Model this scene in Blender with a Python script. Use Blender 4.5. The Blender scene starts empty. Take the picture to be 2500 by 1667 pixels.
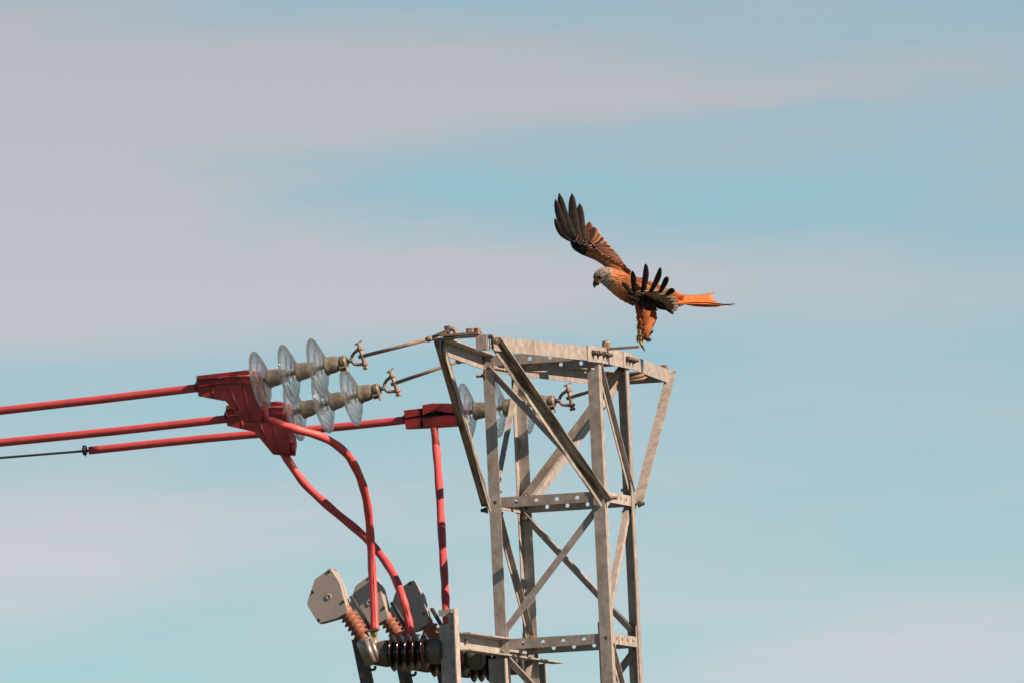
import bpy, math, random
from math import sin, cos, radians, pi, atan2
from mathutils import Vector, Matrix, Quaternion, noise as mnoise
random.seed(7)
V = Vector
C = bpy.context.scene.collection
SC = bpy.context.scene

# ------------------------------------------------------------------ camera
D = 75.0                       # metres to the tower
K = 572.0                      # photo pixels (2500 wide) per metre at the tower
F = K * D
PITCH, ROLL, TH = radians(3.95), radians(2.65), radians(15)
CAM = V((0, -D, 3.25))
FWD = V((0, cos(PITCH), sin(PITCH)))
P0 = V((0, -sin(PITCH), cos(PITCH)))
R0 = V((1, 0, 0))
RGT = cos(ROLL) * R0 - sin(ROLL) * P0
UPV = sin(ROLL) * R0 + cos(ROLL) * P0
cd = bpy.data.cameras.new('camera')
cd.sensor_width = 36.0
cd.lens = F * 36.0 / 2500.0
cd.clip_start = 1.0
cd.clip_end = 20000
cam = bpy.data.objects.new('camera', cd)
C.objects.link(cam)
M = Matrix((RGT, UPV, -FWD)).transposed().to_4x4()
M.translation = CAM
cam.matrix_world = M
SC.camera = cam

# ------------------------------------------------------------------ world, sun, exposure
SUN_EL, SUN_PHI = radians(35), radians(62.5)     # elevation; degrees right of the direction back to the camera
SUN = V((sin(SUN_PHI) * cos(SUN_EL), -cos(SUN_PHI) * cos(SUN_EL), sin(SUN_EL)))
w = bpy.data.worlds.new('World')
SC.world = w
w.use_nodes = True
nt = w.node_tree
nt.nodes.clear()
N, L = nt.nodes.new, nt.links.new
out = N('ShaderNodeOutputWorld')
bg = N('ShaderNodeBackground')
bg.inputs['Strength'].default_value = 0.0595
L(bg.outputs[0], out.inputs[0])
sky = N('ShaderNodeTexSky')
sky.sky_type = 'NISHITA'
sky.sun_disc = False
sky.sun_elevation = SUN_EL
sky.sun_rotation = atan2(SUN.x, SUN.y)
sky.air_density = 0.55
sky.dust_density = 0.1
sky.ozone_density = 3.0
tc = N('ShaderNodeTexCoord')
def mth(op, a, b=None, c=None):
    m_ = N('ShaderNodeMath'); m_.operation = op
    for i_, x_ in enumerate((a, b, c)):
        if x_ is None: continue
        if isinstance(x_, (int, float)): m_.inputs[i_].default_value = x_
        else: L(x_, m_.inputs[i_])
    return m_.outputs[0]
def skynoise(scale, loc, rough=0.5, detail=4, dist=0.3):
    mp = N('ShaderNodeMapping'); mp.inputs['Rotation'].default_value = (0, radians(2.2), 0)
    mp.inputs['Scale'].default_value = scale; mp.inputs['Location'].default_value = loc
    L(tc.outputs['Generated'], mp.inputs[0])
    no = N('ShaderNodeTexNoise'); no.inputs['Scale'].default_value = 1.0; no.inputs['Detail'].default_value = detail
    no.inputs['Roughness'].default_value = rough; no.inputs['Distortion'].default_value = dist
    L(mp.outputs[0], no.inputs[0]); return no
# thin cirrus: streaky noise over the whole sky, and the wisps that hang behind the tower
cloud = mth('MULTIPLY_ADD', skynoise((34, 34, 190), (3.3, 1.7, 0.6)).outputs[0], 0.80, -0.07)
cloud = mth('ADD', cloud, mth('MULTIPLY_ADD', skynoise((130, 130, 900), (0.4, 2.2, 7.7), 0.62, 6, 0.6).outputs[0], 0.34, -0.17))
warp = skynoise((90, 90, 420), (1.1, 5.2, 3.0), 0.55, 4, 0.2)
wv = N('ShaderNodeVectorMath'); wv.operation = 'MULTIPLY_ADD'
L(warp.outputs['Color'], wv.inputs[0]); wv.inputs[1].default_value = (0.010, 0, 0.0030)
ad = N('ShaderNodeVectorMath'); ad.operation = 'ADD'
L(tc.outputs['Generated'], ad.inputs[0]); ad.inputs[1].default_value = (-0.005, 0, -0.0015)
L(ad.outputs[0], wv.inputs[2])
def sky_dir(px, py):
    return (FWD + RGT * ((px - 1250) / F) + UPV * ((833.5 - py) / F)).normalized()
WISPS = [(150, 260, 1150, 460, 0.75), (1000, 190, 1100, 210, 0.55), (1900, 205, 1000, 100, 0.50), (500, 705, 1500, 250, 0.80), (0, 520, 700, 420, 0.45), (1500, 700, 1100, 160, 0.60), (1150, 470, 1000, 150, -0.28), (1900, 500, 900, 150, -0.12),
         (0, 1340, 1250, 300, 0.62), (2200, 1570, 950, 220, 0.55), (2250, 740, 800, 160, 0.35), (1250, 1480, 900, 160, 0.25)]
for (x_, y_, sx_, sz_, am_) in WISPS:
    mp = N('ShaderNodeMapping'); mp.vector_type = 'TEXTURE'
    mp.inputs['Location'].default_value = sky_dir(x_, y_); mp.inputs['Rotation'].default_value = (0, radians(-1.5), 0)
    mp.inputs['Scale'].default_value = (sx_ / F, 0.2, sz_ / F)
    L(wv.outputs[0], mp.inputs[0])
    gr = N('ShaderNodeTexGradient'); gr.gradient_type = 'SPHERICAL'; L(mp.outputs[0], gr.inputs[0])
    sm_ = N('ShaderNodeMapRange'); sm_.interpolation_type = 'SMOOTHSTEP'; L(gr.outputs['Fac'], sm_.inputs[0]); sm_.inputs[4].default_value = am_
    cloud = mth('ADD', cloud, sm_.outputs[0])
cl = N('ShaderNodeClamp'); cl.inputs['Max'].default_value = 0.95; L(cloud, cl.inputs[0])
tint = N('ShaderNodeMix'); tint.data_type = 'RGBA'; tint.blend_type = 'MULTIPLY'; tint.inputs[0].default_value = 1
L(sky.outputs[0], tint.inputs[6]); tint.inputs[7].default_value = (0.89, 1.0, 0.775, 1)
sp = N('ShaderNodeSeparateColor'); L(tint.outputs[2], sp.inputs[0])
cc_ = N('ShaderNodeCombineColor')                        # cloud: as bright as the sky around it, without its blue
for i_, k_ in enumerate((1.02, 1.02, 1.10)): L(mth('MULTIPLY', sp.outputs[1], k_), cc_.inputs[i_])
mx = N('ShaderNodeMix'); mx.data_type = 'RGBA'
L(cl.outputs[0], mx.inputs[0]); L(tint.outputs[2], mx.inputs[6]); L(cc_.outputs[0], mx.inputs[7])
L(mx.outputs[2], bg.inputs[0])

sd = bpy.data.lights.new('sun', 'SUN')
sd.energy = 5.0
sd.angle = radians(0.53)
sd.color = (1.0, 0.71, 0.51)
sun = bpy.data.objects.new('sun', sd)
C.objects.link(sun)
sun.rotation_euler = (-SUN).to_track_quat('-Z', 'Y').to_euler()
sun.location = (30, -30, 40)
SC.view_settings.view_transform = 'Standard'
SC.view_settings.look = 'None'
SC.view_settings.exposure = 0.95
SC.view_settings.gamma = 1.0
SC.cycles.max_bounces = 14
SC.cycles.transmission_bounces = 12
SC.cycles.transparent_max_bounces = 12
SC.cycles.sample_clamp_indirect = 6

# ------------------------------------------------------------------ places
def ray(px, py):
    return FWD + RGT * ((px - 1250) / F) + UPV * ((833.5 - py) / F)
def PY(px, py, y):                      # the point at depth y that this place of the photograph shows
    d = ray(px, py)
    return CAM + d * ((y - CAM.y) / d.y)
U = V((cos(TH), -sin(TH), 0))           # along the line
W = V((sin(TH), cos(TH), 0))            # along the crossarm, away
Z = V((0, 0, 1))
O = PY(1372.5, 1225, 0)                 # tower axis at the second ring of beams
def T(a, c, h):
    return O + U * a + W * c + Z * h
def P(px, py, c):                       # the point in the vertical plane c metres along the crossarm
    d = ray(px, py)
    k = (c - (CAM - O).dot(W)) / d.dot(W)
    return CAM + d * k

# ------------------------------------------------------------------ materials
COL_GAIN = 0.60                               # darkens colours below alike, to deepen shade under the raised exposure
def mat(name, col, rough=0.5, metal=0.0, var=0.0, scale=30.0, stretch=(1, 1, 1), bump=0.0, col2=None, thr=(0.35, 0.75), rnd=0.0, spec=0.5, bscale=None):
    col = tuple(c * COL_GAIN for c in col); col2 = tuple(c * COL_GAIN for c in col2) if col2 else None
    m = bpy.data.materials.new(name)
    m.use_nodes = True
    t = m.node_tree
    b = t.nodes['Principled BSDF']
    b.inputs['Base Color'].default_value = (*col, 1)
    b.inputs['Roughness'].default_value = rough
    b.inputs['Metallic'].default_value = metal
    b.inputs['Specular IOR Level'].default_value = spec
    n, l = t.nodes.new, t.links.new
    tcn = n('ShaderNodeTexCoord'); mpn = n('ShaderNodeMapping')
    mpn.inputs['Scale'].default_value = stretch
    l(tcn.outputs['Object'], mpn.inputs[0])
    if col2 or var:
        nz = n('ShaderNodeTexNoise'); nz.inputs['Scale'].default_value = scale; nz.inputs['Detail'].default_value = 6; nz.inputs['Roughness'].default_value = 0.65
        l(mpn.outputs[0], nz.inputs[0])
        mr = n('ShaderNodeMapRange'); mr.inputs[1].default_value = thr[0]; mr.inputs[2].default_value = thr[1]
        l(nz.outputs[0], mr.inputs[0])
        mixn = n('ShaderNodeMix'); mixn.data_type = 'RGBA'
        l(mr.outputs[0], mixn.inputs[0])
        c2 = col2 or tuple(max(0, c * (1 - var)) for c in col)
        mixn.inputs[6].default_value = (*col, 1); mixn.inputs[7].default_value = (*c2, 1)
        last = mixn.outputs[2]
        if rnd:
            oi = n('ShaderNodeObjectInfo'); h = n('ShaderNodeHueSaturation')
            m2 = n('ShaderNodeMapRange'); m2.inputs[3].default_value = 1 - rnd; m2.inputs[4].default_value = 1 + rnd
            l(oi.outputs['Random'], m2.inputs[0]); l(m2.outputs[0], h.inputs['Value']); l(last, h.inputs['Color'])
            last = h.outputs[0]
        l(last, b.inputs['Base Color'])
        mr2 = n('ShaderNodeMapRange'); mr2.inputs[3].default_value = max(0.05, rough - 0.12); mr2.inputs[4].default_value = min(1, rough + 0.15)
        l(nz.outputs[0], mr2.inputs[0]); l(mr2.outputs[0], b.inputs['Roughness'])
    if bump:
        nb = n('ShaderNodeTexNoise'); nb.inputs['Scale'].default_value = bscale or scale * 2; nb.inputs['Detail'].default_value = 4
        l(mpn.outputs[0], nb.inputs[0])
        bp = n('ShaderNodeBump'); bp.inputs['Strength'].default_value = bump; bp.inputs['Distance'].default_value = 0.003
        l(nb.outputs[0], bp.inputs['Height']); l(bp.outputs[0], b.inputs['Normal'])
    return m

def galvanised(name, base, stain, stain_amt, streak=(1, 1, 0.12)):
    base = tuple(c * COL_GAIN for c in base); stain = tuple(c * COL_GAIN for c in stain)
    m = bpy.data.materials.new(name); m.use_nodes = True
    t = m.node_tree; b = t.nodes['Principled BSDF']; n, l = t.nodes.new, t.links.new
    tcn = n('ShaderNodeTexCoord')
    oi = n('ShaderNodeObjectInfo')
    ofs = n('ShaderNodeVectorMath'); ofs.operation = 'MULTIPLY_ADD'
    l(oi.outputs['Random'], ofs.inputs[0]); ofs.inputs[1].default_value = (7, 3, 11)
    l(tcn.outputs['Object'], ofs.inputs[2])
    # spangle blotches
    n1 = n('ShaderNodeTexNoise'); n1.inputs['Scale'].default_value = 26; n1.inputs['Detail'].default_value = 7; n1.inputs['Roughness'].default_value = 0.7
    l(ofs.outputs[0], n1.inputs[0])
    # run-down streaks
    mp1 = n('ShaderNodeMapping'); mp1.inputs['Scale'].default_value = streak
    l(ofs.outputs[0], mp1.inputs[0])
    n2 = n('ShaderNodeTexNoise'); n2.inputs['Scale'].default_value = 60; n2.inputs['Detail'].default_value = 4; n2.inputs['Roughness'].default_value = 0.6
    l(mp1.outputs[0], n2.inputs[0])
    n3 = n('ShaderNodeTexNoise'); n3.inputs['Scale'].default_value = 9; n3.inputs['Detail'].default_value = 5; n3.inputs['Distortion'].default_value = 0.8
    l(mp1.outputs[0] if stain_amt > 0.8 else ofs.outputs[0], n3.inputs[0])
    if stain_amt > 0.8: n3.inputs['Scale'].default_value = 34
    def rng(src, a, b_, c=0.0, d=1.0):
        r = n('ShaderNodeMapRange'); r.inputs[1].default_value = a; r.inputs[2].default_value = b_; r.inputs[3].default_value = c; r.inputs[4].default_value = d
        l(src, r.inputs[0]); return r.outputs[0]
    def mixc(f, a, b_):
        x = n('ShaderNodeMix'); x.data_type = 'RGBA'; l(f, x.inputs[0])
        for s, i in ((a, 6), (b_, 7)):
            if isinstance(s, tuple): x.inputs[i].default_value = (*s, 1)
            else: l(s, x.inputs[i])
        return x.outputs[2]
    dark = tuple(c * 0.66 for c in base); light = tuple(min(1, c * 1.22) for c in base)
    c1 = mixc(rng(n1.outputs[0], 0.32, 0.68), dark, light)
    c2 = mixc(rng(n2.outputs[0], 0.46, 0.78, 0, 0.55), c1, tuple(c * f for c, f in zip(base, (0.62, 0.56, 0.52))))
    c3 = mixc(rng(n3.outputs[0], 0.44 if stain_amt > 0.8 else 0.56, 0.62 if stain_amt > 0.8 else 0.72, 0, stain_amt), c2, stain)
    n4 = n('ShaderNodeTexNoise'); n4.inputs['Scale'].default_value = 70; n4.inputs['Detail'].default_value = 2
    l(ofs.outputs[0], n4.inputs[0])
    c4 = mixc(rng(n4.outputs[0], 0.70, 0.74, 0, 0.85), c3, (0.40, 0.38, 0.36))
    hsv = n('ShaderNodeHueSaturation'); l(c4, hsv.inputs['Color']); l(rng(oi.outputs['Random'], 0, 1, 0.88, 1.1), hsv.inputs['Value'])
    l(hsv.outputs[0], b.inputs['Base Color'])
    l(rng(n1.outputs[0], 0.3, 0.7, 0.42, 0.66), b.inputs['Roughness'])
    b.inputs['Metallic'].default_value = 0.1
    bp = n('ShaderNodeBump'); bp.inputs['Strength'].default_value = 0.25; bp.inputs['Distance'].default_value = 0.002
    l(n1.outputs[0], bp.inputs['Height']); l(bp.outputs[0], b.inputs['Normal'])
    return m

M_STEEL = galvanised('galvanised_steel', (0.565, 0.55, 0.535), (0.30, 0.205, 0.14), 0.5)
M_STRUT = galvanised('streaked_galvanised_steel', (0.56, 0.54, 0.50), (0.06, 0.052, 0.045), 0.9)  # real dark runs, spread wider to deepen the struts' shaded undersides
M_FRAME = galvanised('frame_galvanised_steel', (0.66, 0.65, 0.64), (0.42, 0.32, 0.24), 0.3)
M_BOLT = mat('weathered_bolt', (0.42, 0.33, 0.26), 0.55, 0.4, col2=(0.24, 0.13, 0.08), scale=60, bump=0.2, rnd=0.15)
M_DARKBOLT = mat('dark_bolt', (0.17, 0.155, 0.14), 0.5, 0.5, col2=(0.09, 0.07, 0.06), scale=60, bump=0.2)
M_ROD = mat('weathered_rod', (0.50, 0.37, 0.29), 0.6, 0.1, col2=(0.27, 0.175, 0.13), scale=40, bump=0.2)
M_RED = mat('red_cable_sleeve', (0.88, 0.125, 0.14), 0.5, 0, col2=(0.60, 0.080, 0.092), scale=22, bump=0.12, thr=(0.4, 0.8))
M_COVER = mat('red_cover_plastic', (0.46, 0.036, 0.040), 0.40, 0, col2=(0.24, 0.028, 0.036), scale=16, bump=0.16, thr=(0.42, 0.72))
M_WIRE = mat('grey_wire', (0.16, 0.17, 0.16), 0.5, 0.7, var=0.3, scale=60)
M_BLACK = mat('black_clip', (0.02, 0.022, 0.024), 0.5, 0, var=0.3)
M_CAP = mat('cast_iron_cap', (0.36, 0.335, 0.285), 0.62, 0.2, col2=(0.16, 0.145, 0.115), scale=38, bump=0.5, bscale=120)
M_BOX = mat('grey_housing', (0.58, 0.55, 0.54), 0.52, 0, col2=(0.47, 0.445, 0.43), scale=9, bump=0.05)
M_SIL = mat('terracotta_silicone', (0.46, 0.20, 0.125), 0.55, 0, col2=(0.38, 0.15, 0.10), scale=25)
M_PORC = mat('dark_porcelain', (0.022, 0.007, 0.007), 0.10, 0, var=0.3, scale=20, spec=0.8)
M_ALU = mat('cast_aluminium', (0.52, 0.50, 0.46), 0.38, 0.55, var=0.25, scale=40, bump=0.15)
M_ALUD = mat('dull_aluminium', (0.24, 0.23, 0.21), 0.5, 0.45, var=0.35, scale=30, bump=0.2)
M_BLADE = mat('dark_steel_bar', (0.15, 0.155, 0.16), 0.5, 0.4, var=0.4, scale=30, bump=0.15)
M_BRASS = mat('brass_lug', (0.45, 0.34, 0.15), 0.45, 0.6, var=0.35, scale=40)
M_CONC = mat('concrete', (0.36, 0.34, 0.31), 0.85, 0, var=0.35, scale=8, bump=0.4)

def glass_mat():
    m = bpy.data.materials.new('toughened_glass'); m.use_nodes = True
    t = m.node_tree; b = t.nodes['Principled BSDF']; n, l = t.nodes.new, t.links.new
    b.inputs['Base Color'].default_value = (0.97, 0.99, 0.99, 1)
    b.inputs['Transmission Weight'].default_value = 1.0
    b.inputs['Roughness'].default_value = 0.03
    b.inputs['IOR'].default_value = 1.45
    d = n('ShaderNodeBsdfDiffuse'); d.inputs[0].default_value = (0.55, 0.54, 0.52, 1)
    tr = n('ShaderNodeBsdfTranslucent'); tr.inputs[0].default_value = (0.6, 0.62, 0.63, 1)
    dm = n('ShaderNodeMixShader'); dm.inputs[0].default_value = 0.5; l(d.outputs[0], dm.inputs[1]); l(tr.outputs[0], dm.inputs[2])
    tp = n('ShaderNodeBsdfTransparent'); tp.inputs[0].default_value = (0.93, 0.96, 0.97, 1)
    m1 = n('ShaderNodeMixShader'); m1.inputs[0].default_value = 0.30; l(b.outputs[0], m1.inputs[1]); l(tp.outputs[0], m1.inputs[2])
    tcn = n('ShaderNodeTexCoord'); nz = n('ShaderNodeTexNoise'); nz.inputs['Scale'].default_value = 26; nz.inputs['Detail'].default_value = 5; l(tcn.outputs['Object'], nz.inputs[0])
    mr = n('ShaderNodeMapRange'); mr.inputs[1].default_value = 0.3; mr.inputs[2].default_value = 0.75; mr.inputs[3].default_value = 0.015; mr.inputs[4].default_value = 0.075; l(nz.outputs[0], mr.inputs[0])
    m2 = n('ShaderNodeMixShader'); l(mr.outputs[0], m2.inputs[0]); l(m1.outputs[0], m2.inputs[1]); l(dm.outputs[0], m2.inputs[2])
    l(m2.outputs[0], t.nodes['Material Output'].inputs[0])
    return m
M_GLASS = glass_mat()

def ground_mat():
    m = bpy.data.materials.new('dry_field'); m.use_nodes = True
    t = m.node_tree; b = t.nodes['Principled BSDF']; n, l = t.nodes.new, t.links.new
    tcn = n('ShaderNodeTexCoord')
    a = n('ShaderNodeTexNoise'); a.inputs['Scale'].default_value = 0.05; a.inputs['Detail'].default_value = 10; a.inputs['Roughness'].default_value = 0.7
    l(tcn.outputs['Object'], a.inputs[0])
    r = n('ShaderNodeValToRGB')
    r.color_ramp.elements[0].position = 0.3; r.color_ramp.elements[0].color = (0.030, 0.034, 0.019, 1)
    r.color_ramp.elements[1].position = 0.7; r.color_ramp.elements[1].color = (0.088, 0.080, 0.048, 1)
    l(a.outputs[0], r.inputs[0]); l(r.outputs[0], b.inputs['Base Color'])
    b.inputs['Roughness'].default_value = 0.95
    g = n('ShaderNodeTexNoise'); g.inputs['Scale'].default_value = 6; g.inputs['Detail'].default_value = 6
    l(tcn.outputs['Object'], g.inputs[0])
    bp = n('ShaderNodeBump'); bp.inputs['Strength'].default_value = 0.6; bp.inputs['Distance'].default_value = 0.1
    l(g.outputs[0], bp.inputs['Height']); l(bp.outputs[0], b.inputs['Normal'])
    return m

# ------------------------------------------------------------------ mesh builder
class MB:
    def __init__(s):
        s.v = []; s.f = []; s.sm = []; s.at = {}
    def add(s, vs, fs, smooth=False):
        o = len(s.v)
        s.v += [V(x) for x in vs]
        s.f += [tuple(i + o for i in f) for f in fs]
        s.sm += [smooth] * len(fs)
        return s
    def prism(s, poly, ex):             # closed polygon (3-D points), extruded by the vector ex
        n = len(poly)
        vs = list(poly) + [p + ex for p in poly]
        fs = [tuple(range(n))[::-1], tuple(range(n, 2 * n))]
        fs += [(i, (i + 1) % n, n + (i + 1) % n, n + i) for i in range(n)]
        return s.add(vs, fs)
    def box(s, c, ax, ay, az):          # centre and three half-axes
        return s.prism([c - ax - ay - az, c + ax - ay - az, c + ax + ay - az, c - ax + ay - az], az * 2)
    def tube(s, pts, r, n=12, cap=True, flat=None, smooth=True):
        pts = [V(p) for p in pts]
        rs = r if isinstance(r, (list, tuple)) else [r] * len(pts)
        m = len(pts)
        tan = [(pts[min(i + 1, m - 1)] - pts[max(i - 1, 0)]).normalized() for i in range(m)]
        ref = V((0, 1, 0)) if abs(tan[0].y) < 0.9 else V((1, 0, 0))
        if flat: ref = flat[0]
        a = (ref - tan[0] * ref.dot(tan[0])).normalized()
        vs = []
        for i in range(m):
            a = (a - tan[i] * a.dot(tan[i])).normalized()
            b = tan[i].cross(a)
            for k in range(n):
                t = 2 * pi * k / n
                vs.append(pts[i] + a * (cos(t) * rs[i] * (flat[1] if flat else 1)) + b * (sin(t) * rs[i]))
        fs = [(i * n + k, i * n + (k + 1) % n, (i + 1) * n + (k + 1) % n, (i + 1) * n + k) for i in range(m - 1) for k in range(n)]
        s.add(vs, fs, smooth)
        if cap:
            o = len(s.v) - m * n
            s.f += [tuple(o + k for k in range(n))[::-1], tuple(o + (m - 1) * n + k for k in range(n))]
            s.sm += [False, False]
        return s
    def lathe(s, prof, o, ax, n=24, smooth=True, close=False):   # prof: (distance along, radius)
        ax = ax.normalized()
        a = ax.orthogonal().normalized(); b = ax.cross(a)
        m = len(prof); vs = []
        for d, r in prof:
            for k in range(n):
                t = 2 * pi * k / n
                vs.append(o + ax * d + (a * cos(t) + b * sin(t)) * max(r, 1e-5))
        q = m if close else m - 1
        fs = [(i * n + k, i * n + (k + 1) % n, ((i + 1) % m) * n + (k + 1) % n, ((i + 1) % m) * n + k) for i in range(q) for k in range(n)]
        s.add(vs, fs, smooth)
        if not close:
            o2 = len(s.v) - m * n
            s.f += [tuple(o2 + k for k in range(n))[::-1], tuple(o2 + (m - 1) * n + k for k in range(n))]
            s.sm += [False, False]
        return s
    def plate(s, p, dl, ll, dw, ww, dn, t, holes=(), r=0.009):   # flat bar from p, with round holes at distances along its middle
        edges = [0.0]; cells = []
        hc = ww * 0.42
        for h in sorted(holes):
            if h - r * 1.3 < edges[-1] or h + r * 1.3 > ll: continue
            lo = max(edges[-1], h - hc); hi = min(ll, h + hc)
            if lo > edges[-1] + 1e-6: cells.append((edges[-1], lo, None))
            cells.append((lo, hi, h)); edges.append(hi)
        if ll > edges[-1] + 1e-6: cells.append((edges[-1], ll, None))
        def pt(a, b, k): return p + dl * a + dw * b + dn * (t * k)
        for lo, hi, h in cells:
            if h is None:
                for k in (0, 1):
                    s.add([pt(lo, 0, k), pt(hi, 0, k), pt(hi, ww, k), pt(lo, ww, k)], [(0, 1, 2, 3) if k else (3, 2, 1, 0)])
            else:
                angs = sorted([2 * pi * q / 16 for q in range(16)] + [atan2(y, x) % (2 * pi) for x in (lo - h, hi - h) for y in (-ww / 2, ww / 2)])
                n = len(angs); rings = []
                for k in (0, 1):
                    ci = [pt(h + r * cos(t_), ww / 2 + r * sin(t_), k) for t_ in angs]; ou = []
                    for t_ in angs:
                        cx, sy = cos(t_), sin(t_)
                        kx = ((hi - h) / cx if cx > 0 else (lo - h) / cx) if abs(cx) > 1e-9 else 1e9
                        ky = abs((ww / 2) / sy) if abs(sy) > 1e-9 else 1e9
                        m_ = min(kx, ky); ou.append(pt(h + m_ * cx, ww / 2 + m_ * sy, k))
                    rings.append(ci)
                    s.add(ci + ou, [((i, n + i, n + (i + 1) % n, (i + 1) % n) if k else (i, (i + 1) % n, n + (i + 1) % n, n + i)) for i in range(n)])
                s.add(rings[0] + rings[1], [(i, (i + 1) % n, n + (i + 1) % n, n + i) for i in range(n)], True)
            for b in (0, ww):
                s.add([pt(lo, b, 0), pt(hi, b, 0), pt(hi, b, 1), pt(lo, b, 1)], [(0, 1, 2, 3) if b == 0 else (3, 2, 1, 0)])
        for a in (0, ll):
            s.add([pt(a, 0, 0), pt(a, ww, 0), pt(a, ww, 1), pt(a, 0, 1)], [(3, 2, 1, 0) if a == 0 else (0, 1, 2, 3)])
        return s
    def angle(s, p0, p1, da, db, w1, w2=None, t=0.005, holes=(), r=0.009):   # L bar: corner line p0-p1, flange one along da, flange two along db
        w2 = w2 or w1
        dl = (p1 - p0); ll = dl.length; dl.normalize()
        da = (da - dl * da.dot(dl)).normalized()
        db = (db - dl * db.dot(dl)); db = (db - da * db.dot(da)).normalized()
        s.plate(p0, dl, ll, da, w1, db, t, holes, r)
        s.plate(p0 + db * t, dl, ll, db, w2 - t, da, t)
        return s

def build(name, mb, m, parent=None, fix=True):
    base = V((0, 0, 0))
    q = parent
    while q is not None:
        base += V(q.location); q = q.parent
    me = bpy.data.meshes.new(name)
    me.from_pydata([tuple(v - base) for v in mb.v], [], mb.f)
    me.polygons.foreach_set('use_smooth', mb.sm)
    for k, (typ, data) in mb.at.items():
        a = me.attributes.new(k, typ, 'POINT')
        if typ == 'FLOAT': a.data.foreach_set('value', data)
        else: a.data.foreach_set('color', [x for c in data for x in c])
    me.materials.append(m)
    me.update()
    if fix:
        import bmesh
        bm = bmesh.new(); bm.from_mesh(me); bmesh.ops.recalc_face_normals(bm, faces=bm.faces); bm.to_mesh(me); bm.free()
    o = bpy.data.objects.new(name, me)
    C.objects.link(o)
    if parent: o.parent = parent
    return o
def build_along(name, mb, m, parent, p0, d):   # like build, but the object's own z runs along the bar, so that stains follow it
    o = build(name, mb, m, parent)
    base = V((0, 0, 0)); q = parent
    while q is not None:
        base += V(q.location); q = q.parent
    fm = frame(p0 - base, d); o.data.transform(fm.inverted()); o.matrix_local = fm
    return o
def inst(name, me, mw, parent):         # another copy of a shared mesh at world matrix mw
    base = V((0, 0, 0)); q = parent
    while q is not None:
        base += V(q.location); q = q.parent
    o = bpy.data.objects.new(name, me); C.objects.link(o); o.parent = parent
    o.matrix_local = Matrix.Translation(-base) @ mw
    return o
def mesh_of(name, mb, m):
    o = build(name, mb, m); me = o.data; bpy.data.objects.remove(o); return me
def tag(o, label, cat, group=None):
    o['label'] = label; o['category'] = cat
    if group: o['group'] = group
    return o
def thing(name, loc, label, cat, group=None):
    o = bpy.data.objects.new(name, None); C.objects.link(o); o.location = loc
    o.empty_display_size = 0.1
    return tag(o, label, cat, group)
def copy_tree(o, parent=None):
    c = o.copy(); C.objects.link(c); c.parent = parent
    for ch in list(o.children): copy_tree(ch, c)
    return c
def frame(p, zax, xref=None):           # world matrix with its z along zax
    z = zax.normalized()
    x = (xref if xref else z.orthogonal()); x = (x - z * x.dot(z)).normalized()
    y = z.cross(x)
    m = Matrix((x, y, z)).transposed().to_4x4(); m.translation = p
    return m
def bez(pts, n=10):                     # Catmull-Rom through points
    q = [pts[0]] + list(pts) + [pts[-1]]; o_ = []
    for i in range(1, len(q) - 2):
        a, b, c, d = q[i - 1], q[i], q[i + 1], q[i + 2]
        for k in range(n):
            t = k / n
            o_.append(0.5 * ((2 * b) + (c - a) * t + (2 * a - 5 * b + 4 * c - d) * t * t + (3 * b - a - 3 * c + d) * t ** 3))
    o_.append(V(pts[-1])); return o_

# shared bolt meshes: z points out of the surface
def hexpoly(r, z, rot=0): return [V((r * cos(pi / 3 * i + rot), r * sin(pi / 3 * i + rot), z)) for i in range(6)]
def bolt_mesh(name, r=0.011, head=0.009, shank=0.022, sr=0.006, m=None):
    b = MB()
    b.lathe([(0, r * 1.25), (0.0025, r * 1.25)], V((0, 0, 0)), Z, 12, False)
    b.prism(hexpoly(r, 0.0025), V((0, 0, head)))
    if shank:
        prof = []; d = head + 0.0025; k = 0
        while d < shank:
            prof.append((d, sr * (1.0 if k % 2 else 0.82))); d += 0.002; k += 1
        b.lathe(prof, V((0, 0, 0)), Z, 8, False)
    return mesh_of(name, b, m or M_BOLT)
B_NUT = bolt_mesh('nut_and_thread', 0.0115, 0.010, 0.030, 0.0075)
B_HEAD = bolt_mesh('bolt_head', 0.011, 0.008, 0)
B_LONG = bolt_mesh('long_bolt', 0.012, 0.011, 0.042, 0.008)
B_DARK = bolt_mesh('dark_bolt', 0.0125, 0.011, 0.028, 0.0085, M_DARKBOLT)
B_TOP = bolt_mesh('top_bolt', 0.0165, 0.017, 0)
def bolt(p, n, parent, me=None): return inst('bolt', me or B_NUT, frame(p, n, V((random.random(), random.random(), random.random()))), parent)

# ------------------------------------------------------------------ ground
def ground():
    b = MB(); rs = [0, 2, 4, 7, 11, 16, 23, 32, 44, 58, 75, 95, 120, 160, 220, 320, 500, 800, 1400, 2600, 5000, 9000]; n = 72
    vs = []
    for r in rs:
        for k in range(n):
            x, y = r * cos(2 * pi * k / n), r * sin(2 * pi * k / n)
            z = 1.55 * math.exp(-((x) ** 2 + (y + 78) ** 2) / 26 ** 2) + (0.25 * mnoise.noise(V((x / 14, y / 14, 3))) if 6 < r < 400 else 0)
            vs.append(V((x + O.x, y, z)))
    b.add(vs, [(i * n + k, i * n + (k + 1) % n, (i + 1) * n + (k + 1) % n, (i + 1) * n + k) for i in range(len(rs) - 1) for k in range(n)], True)
    o = build('ground', b, ground_mat()); o['kind'] = 'structure'
ground()

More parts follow.
